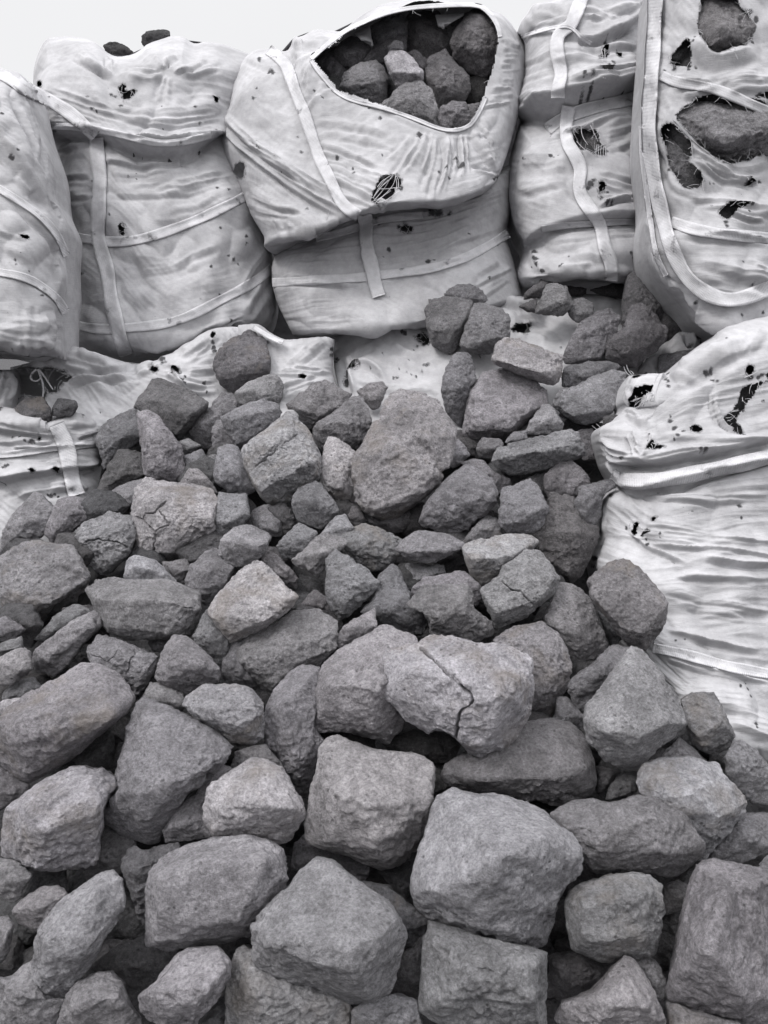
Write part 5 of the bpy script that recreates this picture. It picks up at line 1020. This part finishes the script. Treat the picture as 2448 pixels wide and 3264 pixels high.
# -- bag low at the right, its neck tied
b6 = bag('torn bulk bag filling the lower right side, with a tied neck and a thick band', 'bulk bag',
    '838,552 880,545 960,552 1055,556 1110,500 1160,455 1260,370 1330,320 1400,272 1480,240 1560,215 1700,192 1860,180', '1860,180 1870,900 1870,1500 1870,2200 1860,2900',
    '1100,2560 1300,2700 1500,2780 1700,2830 1860,2900', '838,552 815,600 800,650 785,710 812,740 780,790 720,830 655,865 660,930 682,1000 705,1080 750,1160 772,1198 720,1240 675,1280 672,1400 665,1440 684,1490 655,1560 625,1650 660,1800 720,2000 850,2250 1100,2560', 'J',
    Dt=2.70, Db=2.24, A=.30, seed=7, tau=(.07, .05), wr=(.006, .022), fray=.05,
    folds="""S|J|770,1195 900,1225 1000,1215 1150,1180 1300,1140 1500,1090 1760,1030|30|.040
S|J|700,1060 800,1080 930,1070 1050,1075 1200,1040 1400,990 1700,935|60|.030
J|655,880 760,960 880,1010 960,1040|680,990 760,1050 860,1080 960,1070|8|8|.014
J|820,850 850,920 880,990 940,1040|860,830 890,900 920,980 950,1030|3|7|.016
J|960,880 960,960 950,1040|1000,880 1010,960 980,1040|3|8|.012
J|940,1050 1100,1010 1300,1000 1660,940|960,1070 1150,1060 1350,1010 1660,960|5|7|.014
J|1020,890 1200,910 1400,920 1640,930|1060,980 1200,980 1400,960 1640,940|6|9|.008
J|800,740 860,760 900,800 980,820|840,830 900,850 960,850 1000,800|4|12|.016
J|1330,640 1340,740 1380,840 1480,900|1370,620 1380,720 1410,800 1470,860|4|8|.010
J|1080,540 1200,460 1350,380 1500,300|1150,640 1250,560 1400,450 1600,380|4|26|.014
J|1500,430 1560,350 1620,260||1|24|.014
J|860,560 850,620 830,700|980,570 960,620 940,660|4|10|.010
J|930,1240 1050,1260 1180,1300 1350,1330|900,1230 1100,1240 1400,1245 1700,1240|4|9|.012
F|740,60 1000,90 1300,140 1700,180|700,250 1000,260 1300,300 1700,360|6|9|.007
F|920,220 1050,250 1200,270 1300,260 1500,280 1700,330||1|11|.016
F|820,170 900,230 1050,290 1180,350||1|12|.012
F|1130,180 1300,215 1500,225 1700,240||1|10|.012
F|1290,325 1400,340 1550,360 1700,360||1|12|.014
F|1080,400 1200,420 1300,420 1500,440 1700,440|1100,470 1250,440 1400,460 1700,480|4|9|.010
F|1000,480 1200,520 1400,560 1700,600|1100,620 1300,640 1450,660 1700,700|7|12|.008
F|1060,740 1250,790 1450,840 1700,880||3|9|.010
F|1020,900 1150,960 1350,1010 1700,1070|1050,880 1250,940 1450,1010 1700,1050|3|9|.014
F|1150,1100 1300,1160 1500,1200 1700,1240|1380,1300 1500,1350 1600,1380 1700,1400|6|22|.009""",
    holes="""J|1418,800 1440,765 1480,735 1505,700 1520,650 1525,612 1560,600 1600,592 1640,582 1605,615 1580,660 1560,700 1515,760 1495,800 1505,850 1525,895 1490,885 1460,870 1440,830
J|1520,510 1540,488 1565,492 1570,520 1550,545 1530,535
J|860,700 885,670 920,655 990,650 1000,665 965,690 930,720 890,740 865,725
J|1205,850 1225,832 1260,845 1270,865 1250,885 1220,880 1205,870
J|975,960 990,935 1000,960 1055,970 1020,985 985,995 965,985
J|838,1450 845,1410 865,1392 880,1400 865,1430 868,1460 852,1480
J|888,1475 910,1452 940,1442 960,1455 930,1465 900,1482
J|965,1380 985,1372 1002,1376 985,1395 975,1395
J|860,560 900,562 920,575 900,590 870,580
J|1640,545 1680,520 1700,560 1660,580""",
    spots=sp('J', '1305,525,22 1330,510,18 1285,520,14 1340,560,18 1360,575,14 1075,585,14 1085,620,12 1088,810,15 1090,790,9 1108,858,18 1155,882,12 1130,910,14 1105,925,10 1240,860,26 1000,975,26 965,890,9 960,930,8 850,1042,14 785,1022,8 1500,1310,16 1520,1380,9 1265,1010,18 1240,1012,14 800,1430,12 925,1500,10 940,1530,14 1025,1475,12 1025,1498,9 1215,1340,7 1165,1325,6 730,1250,20 1640,695,10 1420,350,8 1620,545,14 1560,560,16 1490,880,14 1545,740,10 1600,560,16')
        + sp('F', '1495,1080,14 1555,1055,12 1553,1095,14 1555,1140,14 1560,1310,16 1550,1330,10 1175,800,7 1120,810,10 640,330,20 630,380,16 650,400,12 1320,860,7'),
    fill='dark rubble behind the cloth of the lower right bag')
t6 = [b6['tree']]
ribbon('thick_band', t6, 'J', '735,1140 800,1165 900,1172 1000,1165 1120,1145 1250,1120 1400,1088 1550,1055 1720,1010', 92, b6['root'], off=.010, sm=9)
ribbon('lower_band', t6, 'F', '985,860 1100,880 1250,915 1400,960 1550,990 1720,1020', 62, b6['root'], off=.004)
strands(t6, 'J', '865,700 890,690 905,685;880,720 900,700 915,690;900,730 920,705 940,690;920,725 935,700 945,665;945,700 955,675 950,650;965,690 975,665 970,645;985,680 990,660 985,645;870,690 930,675 990,660;885,735 940,715 990,690;1530,530 1545,550 1560,560;1520,560 1570,540 1600,520', b6['root'])
tubes('loose_thread', [[unproj(np.array(x), np.array(y), np.array(2.68)) for x, y in resample(chaikin(pts(s, 'J')), 6)] for s in
    ('862,545 845,530 830,500 828,485', '850,550 835,540 815,510 812,495', '690,880 660,870 640,855 625,842', '700,870 670,850 650,830', '870,540 860,525 850,520', '710,835 690,820 670,825', '680,890 660,880 650,862')], .0016, b6['root'], STRAP)

# -- bag low at the left
b7 = bag('flattened bulk bag at the lower left, pressed down under the others', 'bulk bag',
    '-300,750 -60,760 60,765 150,800 290,835 330,798 400,785 500,790 625,805', '625,805 612,900 600,1100 620,1560', '-300,1720 200,1700 620,1560', '-300,750 -320,1200 -300,1720', 'G',
    Dt=3.05, Db=2.98, A=.26, seed=8, tau=(.07, .05), wr=(.007, .018),
    folds="""S|G|-100,870 0,880 100,890 220,905 330,915|26|.016
S|G|-100,1180 60,1170 200,1145 340,1110 480,1100 600,1075|60|.030
G|0,830 100,840 200,860 320,880|0,890 100,890 200,905 320,905|4|7|.014
G|0,920 100,930 200,925 330,915|0,1000 130,990 250,975 330,960|5|8|.012
G|430,905 500,880 560,860 620,840|440,960 500,950 560,945 600,940|5|8|.014
G|0,1010 150,990 330,965 580,950|0,1030 150,1010 330,985 590,960|2|6|.010
G|300,800 400,790 500,800 600,800|330,860 420,850 520,850 600,830|4|10|.010
G|380,570 320,620 260,680||1|20|.010
G|480,1050 520,1060 600,1030|490,1120 540,1110 600,1080|3|10|.012
G|0,1240 150,1200 300,1170 470,1150|0,1330 120,1300 260,1250 500,1220|5|10|.010
G|0,1180 150,1150 300,1130||1|18|.014
G|330,1150 380,1180 400,1240|480,1150 500,1190 520,1240|3|8|.010
G|500,600 600,690 720,760|640,600 700,660 760,700|4|14|.010""",
    holes="""G|315,1100 330,1092 345,1098 348,1110 330,1115 318,1112
G|205,1112 215,1098 225,1112 232,1122 215,1128
G|240,905 245,925 235,935 232,918""",
    spots=sp('G', '330,1105,16 215,1115,14 240,920,14 200,945,20 165,940,14 215,950,12 90,915,12 60,1090,16 75,1085,12 45,1095,10 10,795,16 10,1180,12 300,1255,18 280,1250,12 320,1245,10 425,640,12 705,757,20 690,757,12 480,815,10 520,805,8 545,650,14 520,660,10 610,690,8 555,710,8 585,710,6 345,1260,10 130,915,8'),
    fill='dark rubble inside the flattened lower left bag')
t7 = [b7['tree']]
ribbon('white_strap', t7, 'G', '330,830 350,880 375,930 395,990 405,1050 415,1110 425,1170 450,1250', 96, b7['root'], off=.008, sm=7)
ribbon('band', t7, 'G', '-60,1020 60,1010 180,995 300,975 450,960 590,945', 38, b7['root'], off=.006)

# -- sack behind it with an untied opening
b8 = bag('crumpled bulk bag lying at the left with a dark untied opening and a looped cord', 'bulk bag',
    '60,500 200,470 380,385 450,395 500,400 600,430 700,465 765,490 820,480 900,470 1000,440 1100,370 1200,290 1300,262 1420,265', '1420,265 1430,400 1420,600 1400,950', '40,900 400,960 800,960 1400,950', '60,500 70,600 60,740 40,900', 'G',
    Dt=3.22, Db=3.05, A=.16, seed=9, tau=(.10, .08), wr=(.007, .020),
    folds="""S|G|380,500 470,520 560,510 690,515 800,490|40|.020
G|390,400 500,430 600,460 700,490|390,470 480,470 600,500 680,515|5|9|.012
G|400,560 500,540 600,545 800,545|330,600 420,560 560,560 700,570|3|9|.010
G|450,510 500,540 560,600 700,720|560,560 620,620 740,700 800,720|3|20|.012
G|1010,470 1040,520 1070,580 1100,640|930,560 1000,570 1060,600 1110,640|5|8|.014
G|1060,560 1150,570 1260,570|1080,650 1180,650 1290,655|6|7|.012
G|1120,480 1180,430 1240,360 1300,280|1010,420 1080,400 1180,330 1250,280|6|10|.012
G|1120,520 1200,500 1270,480|1100,560 1200,540 1260,540|3|9|.010
G|1300,270 1340,300 1400,330|1380,270 1400,300 1420,330|3|9|.012
G|690,515 750,500 830,480 900,470|780,560 860,540 900,540 960,560|3|10|.012
G|1070,350 1000,430 940,480||1|14|.014""",
    holes="""G|82,520 130,508 230,512 330,515 385,522 412,545 360,575 330,600 318,632 262,642 250,676 180,672 104,682 98,640 88,590
G|1238,300 1250,290 1268,305 1262,325 1245,330
G|885,515 930,512 930,525 925,535 900,535
G|1020,515 1040,508 1055,525 1068,545 1050,552 1035,535 1015,530""",
    spots=sp('G', '1252,312,18 1248,350,16 1255,380,14 1260,400,12 905,525,24 930,520,16 1040,530,22 1065,555,14 1020,550,12 1200,590,12 1215,640,10 1355,228,18 1005,435,12 960,480,20 980,478,14 1100,575,8 590,770,6 1385,240,14 1080,590,10 1095,610,10'))
t8 = [b8['tree']]
lines = []
for s in ('215,512 190,530 175,560 195,580 225,580 240,560 235,530 225,512', '225,512 240,560 255,600 255,640 250,690', '230,515 260,550 285,590 310,630', '222,512 235,540 248,580 252,620'):
    lines.append([unproj(np.array(x), np.array(y), np.array(3.03)) for x, y in resample(chaikin(pts(s, 'G')), 16)])
tubes('tie_cord', lines, .005, b8['root'], STRAP)
# cloth hanging beside the opening at the far left
b8b = bag('narrow fold of white bag cloth hanging under the leftmost bag at the left edge', 'bulk bag',
    '-250,500 0,515 85,515', '85,515 98,560 100,650 85,720 70,790', '-250,860 0,800 70,790', '-250,500 -260,700 -250,860', 'G',
    Dt=3.10, Db=3.02, A=.10, seed=10, tau=(.08, .08),
    folds="""G|60,520 50,600 20,700 0,760|80,560 80,640 50,720 30,780|4|8|.012
G|0,530 -10,600 -30,700|40,520 30,600 0,700|3|9|.010""", spots=sp('G', '5,520,12 75,560,10'))

# -- middle sack
b9 = bag('slumped white bulk bag in the middle, behind the brownish standing block', 'bulk bag',
    '970,430 1040,425 1100,470 1150,488 1200,492 1260,480 1310,478 1362,486', '1362,486 1352,560 1350,640 1400,760', '900,900 1100,930 1400,930', '970,430 960,560 930,700 900,900', 'O',
    Dt=3.22, Db=3.02, A=.14, seed=11, tau=(.08, .08), wr=(.006, .018),
    folds="""O|1110,600 1180,590 1260,600 1350,605|1110,620 1200,640 1300,650 1350,650|4|7|.013
O|1160,580 1200,560 1250,510 1290,500|1200,600 1240,570 1280,540 1320,500|4|9|.011
O|1140,670 1200,650 1280,630|1150,740 1220,700 1290,690|4|9|.011
O|1150,700 1250,700 1340,720|1150,800 1250,780 1340,800|4|10|.009""",
    holes="""O|1218,640 1235,633 1245,640 1232,648""",
    spots=sp('O', '1232,640,12 1218,638,9 1345,530,12 1350,550,10 1130,505,6 1090,505,12'),
    fill='dark rubble inside the slumped middle bag')
ribbon('loose_strap', [b9['tree']], 'O', '1030,435 1060,455 1095,475 1130,492 1150,500', 18, b9['root'], off=.03, sm=9)

# -- sack under the upper rocks
b10 = bag('white bulk bag under the upper group of rocks, holed and folded at its left end', 'bulk bag',
    '-402,430 -330,400 -265,375 -180,320 -106,245 -30,210 60,198 200,195 400,205 560,215 620,200 760,195 900,190 1000,180 1150,180 1310,212 1420,250', '1420,250 1430,420 1420,620 1400,800', '-330,960 -200,1000 300,1050 900,1000 1400,800', '-402,430 -400,520 -395,620 -360,760 -330,960', 'K',
    Dt=3.42, Db=2.98, A=.12, seed=12, tau=(.05, .06), wr=(.006, .024),
    folds="""K|-300,590 -250,560 -150,590 -60,640|-310,620 -240,590 -160,620 -100,670|3|9|.014
K|-360,560 -320,600 -300,680 -280,760|-330,540 -300,600 -280,700 -240,790|3|12|.018
K|-290,690 -150,700 0,700 230,720|-290,720 -150,740 0,740 230,760|3|8|.012
K|-350,450 -250,420 -100,350|-330,560 -200,500 -60,420|4|14|.010
K|-60,440 60,500 180,520 300,545|-100,560 0,600 100,640 220,660|3|18|.010
K|570,220 660,250 720,290 780,300|560,215 640,220 720,230 800,240|5|9|.012
K|640,430 760,470 840,500|700,400 800,420 930,510|3|14|.008
K|1000,200 1100,205 1250,240|1000,250 1120,260 1280,280|3|12|.009
K|-80,230 0,300 60,420||1|20|.010""",
    holes="""K|640,385 660,360 690,350 715,338 745,335 775,340 770,355 750,360 752,385 735,420 712,405 700,395 670,390 655,400
K|-345,700 -330,650 -300,600 -262,585 -255,598 -285,625 -305,650 -320,700 -335,720
K|80,430 130,410 160,430 160,470 130,475 100,450""",
    spots=sp('K', '760,345,18 690,360,16 740,400,16 660,385,14 20,300,10 50,302,16 75,300,12 70,500,8 150,597,18 130,595,12 60,640,9 80,650,8 30,625,6 -30,655,14 -50,655,12 -250,590,16 -110,530,10 -380,560,14 -385,580,10 40,565,7 -180,620,7 120,625,9 455,548,10 460,560,8 110,440,20 20,410,14 0,405,12 930,520,9 930,700,6 -340,700,14 -300,610,14 -20,600,7 -200,380,6 90,480,10'),
    fill='dark rubble inside the bag under the upper rocks')
# -- scrap of sack behind the tied neck
b11 = bag('stiff folded flap of bag cloth sticking up behind the lower right bag', 'bulk bag',
    '870,545 900,500 930,470 980,420 1060,350 1150,280 1215,248 1285,262', '1285,262 1290,350 1300,450 1300,600', '850,640 1000,660 1150,660 1300,600', '870,545 868,570 860,600 850,640', 'J',
    Dt=3.12, Db=3.02, A=.05, seed=13, tau=(.12, .08), wr=(.008, .016),
    folds="""J|1160,290 1170,340 1200,390|1220,260 1240,310 1250,380|4|9|.020
J|940,480 1000,440 1100,390|960,540 1020,470 1120,420|3|10|.012
J|920,500 960,480 1000,500 1010,550||1|9|.012""",
    spots=sp('J', '1210,300,30 1230,340,24 1190,380,18 925,465,14 950,455,10 1260,360,18 940,530,12'))

# -- bags of the second row, seen only in the gaps between the front ones
b12 = bag('shaded back-row bulk bag glimpsed between the open-mouthed bag and the creased one', 'bulk bag',
    '1350,330 1500,300 1700,280 1950,300', '1950,300 1960,900 1950,1850', '1300,1900 1600,1900 1950,1850', '1350,330 1320,900 1300,1900', 'M',
    Dt=4.35, Db=4.2, A=.30, seed=21, tau=(.06, .05), res=6, wr=(.005, .018))
b13 = bag('shaded back-row bulk bag glimpsed between the gathered bag and the open-mouthed one', 'bulk bag',
    '1250,620 1400,600 1600,600 1850,640', '1850,640 1870,1200 1860,1980', '1200,2000 1500,2010 1860,1980', '1250,620 1220,1200 1200,2000', 'L',
    Dt=4.4, Db=4.25, A=.28, seed=22, tau=(.06, .05), res=6, wr=(.005, .018))

# ------------------------------------------------------------------ rocks held by or lying on the bags
INBAG = """
M|d3.60|525,320 570,250 640,205 700,230 760,290 720,350 640,400 560,380|600,320,.2 690,300,.2|.8|dim rock at the left side of the open bag's mouth
M|d3.58|700,360 760,280 900,160 940,145 968,180 962,290 880,340 780,380|830,270,.25 920,220,.15|.85|long rock leaning to the right in the open bag's mouth
M|d3.42|560,505 600,420 690,365 780,350 830,390 855,450 845,580 800,650 640,610|700,430,.25 800,480,.22 640,500,.2|.85|large square-faced rock at the left of the open bag's mouth
M|d3.36|830,340 860,300 940,290 1000,340 1062,420 1065,472 980,472 915,525 870,440|880,430,.2 1000,420,.28 930,330,.15|1.2|brightest slab lying in the middle of the open bag's mouth
M|d3.45|848,270 900,232 942,250 948,300 860,310||.85|small knob of rock above the brightest slab in the open bag
M|d3.52|960,310 1010,290 1080,340 1100,440 1060,430 1000,360||.8|narrow rock behind the brightest slab's right end
M|d3.45|1080,350 1130,310 1190,285 1240,370 1330,440 1345,530 1290,610 1200,640 1150,650 1110,540 1075,450|1170,400,.28 1220,520,.22 1140,480,.2|.85|tall split rock right of centre in the open bag's mouth
M|d3.50|1210,240 1240,180 1310,70 1400,40 1480,110 1530,220 1520,330 1430,460 1330,430 1240,340|1330,200,.3 1400,330,.22 1270,270,.2|.72|big dark rock pressed against the right rim of the open bag
M|d3.30|800,620 900,525 960,478 1050,475 1112,520 1150,640 1175,790 1000,740 860,680|1000,560,.25 1080,640,.22|.95|pointed rock at the front lip of the open bag's mouth
M|d3.28|1140,680 1165,630 1230,592 1310,598 1335,650 1350,760 1200,800|1240,640,.2|.9|rounded rock at the bottom corner of the open bag's mouth
M|d3.36|1305,620 1400,600 1400,760 1320,760||.85|small rock tight in the lower right corner of the bag's mouth
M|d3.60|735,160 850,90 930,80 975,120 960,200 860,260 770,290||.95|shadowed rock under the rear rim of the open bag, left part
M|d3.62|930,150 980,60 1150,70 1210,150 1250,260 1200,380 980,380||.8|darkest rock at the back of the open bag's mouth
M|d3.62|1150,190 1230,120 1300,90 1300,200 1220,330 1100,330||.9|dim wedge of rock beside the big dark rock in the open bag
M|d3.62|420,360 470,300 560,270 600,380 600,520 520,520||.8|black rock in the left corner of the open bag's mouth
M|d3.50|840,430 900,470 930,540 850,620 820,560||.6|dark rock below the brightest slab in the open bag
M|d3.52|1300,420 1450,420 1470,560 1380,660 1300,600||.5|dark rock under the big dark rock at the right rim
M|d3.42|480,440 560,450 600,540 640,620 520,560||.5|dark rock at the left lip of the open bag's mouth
L|d3.92|600,270 640,252 690,250 735,268 785,305 780,340 700,360 640,330||.5|flat dark lump on top of the tall left bag
L|d3.92|828,240 832,205 870,182 940,175 995,176 998,205 960,240 920,280 860,300|900,200,.15|.55|taller dark lump on top of the tall left bag
N|d2.70|1240,60 1235,130 1262,220 1300,310 1360,340 1440,310 1540,290 1600,160 1560,40 1500,-70 1280,-90|1400,180,.25 1320,260,.2 1480,230,.15|.85|dark rock bulging out of the highest hole of the torn right bag
N|d2.78|1060,370 1090,310 1170,200 1215,230 1220,330 1200,400||.65|small rock deep in the slit beside the highest hole
N|d2.68|1115,680 1200,590 1260,562 1400,568 1560,585 1700,640 1800,680 1800,860 1640,920 1430,970 1300,900 1200,800|1350,640,.22 1400,820,.28 1600,760,.25 1220,700,.12|.9|biggest rock bulging from the large hole of the torn right bag
N|d2.72|1050,790 1080,740 1200,800 1225,880 1200,950 1295,1040 1270,1100 1170,1120 1080,980|1140,860,.18 1200,1040,.18|.75|flat-faced rock behind the lower left hole of the torn right bag
N|d3.30|500,760 560,725 650,720 690,790 720,900 680,930 560,900||.75|rock showing through the round hole of the creased bag
J|d2.98|1018,425 1100,415 1150,400 1230,395 1180,470 1110,530 1060,570 1010,570|1100,440,.12|.85|rock held in the folded flap behind the lower right bag
J|d2.60|690,790 760,775 800,790 795,830 730,850 690,830||.7|small rock poking out of the frayed neck of the lower right bag
M|d3.10|740,1200 790,1080 860,1020 940,1050 920,1150 830,1220||.6|rock behind the threads of the torn window in the open-mouthed bag
H|d3.18|-40,300 60,230 120,300 60,400 -30,380||.01|placeholder
"""
INBAG = '\n'.join(q for q in INBAG.splitlines() if 'placeholder' not in q)
do_rocks(INBAG, base=500, group='rocks in and on the bags')
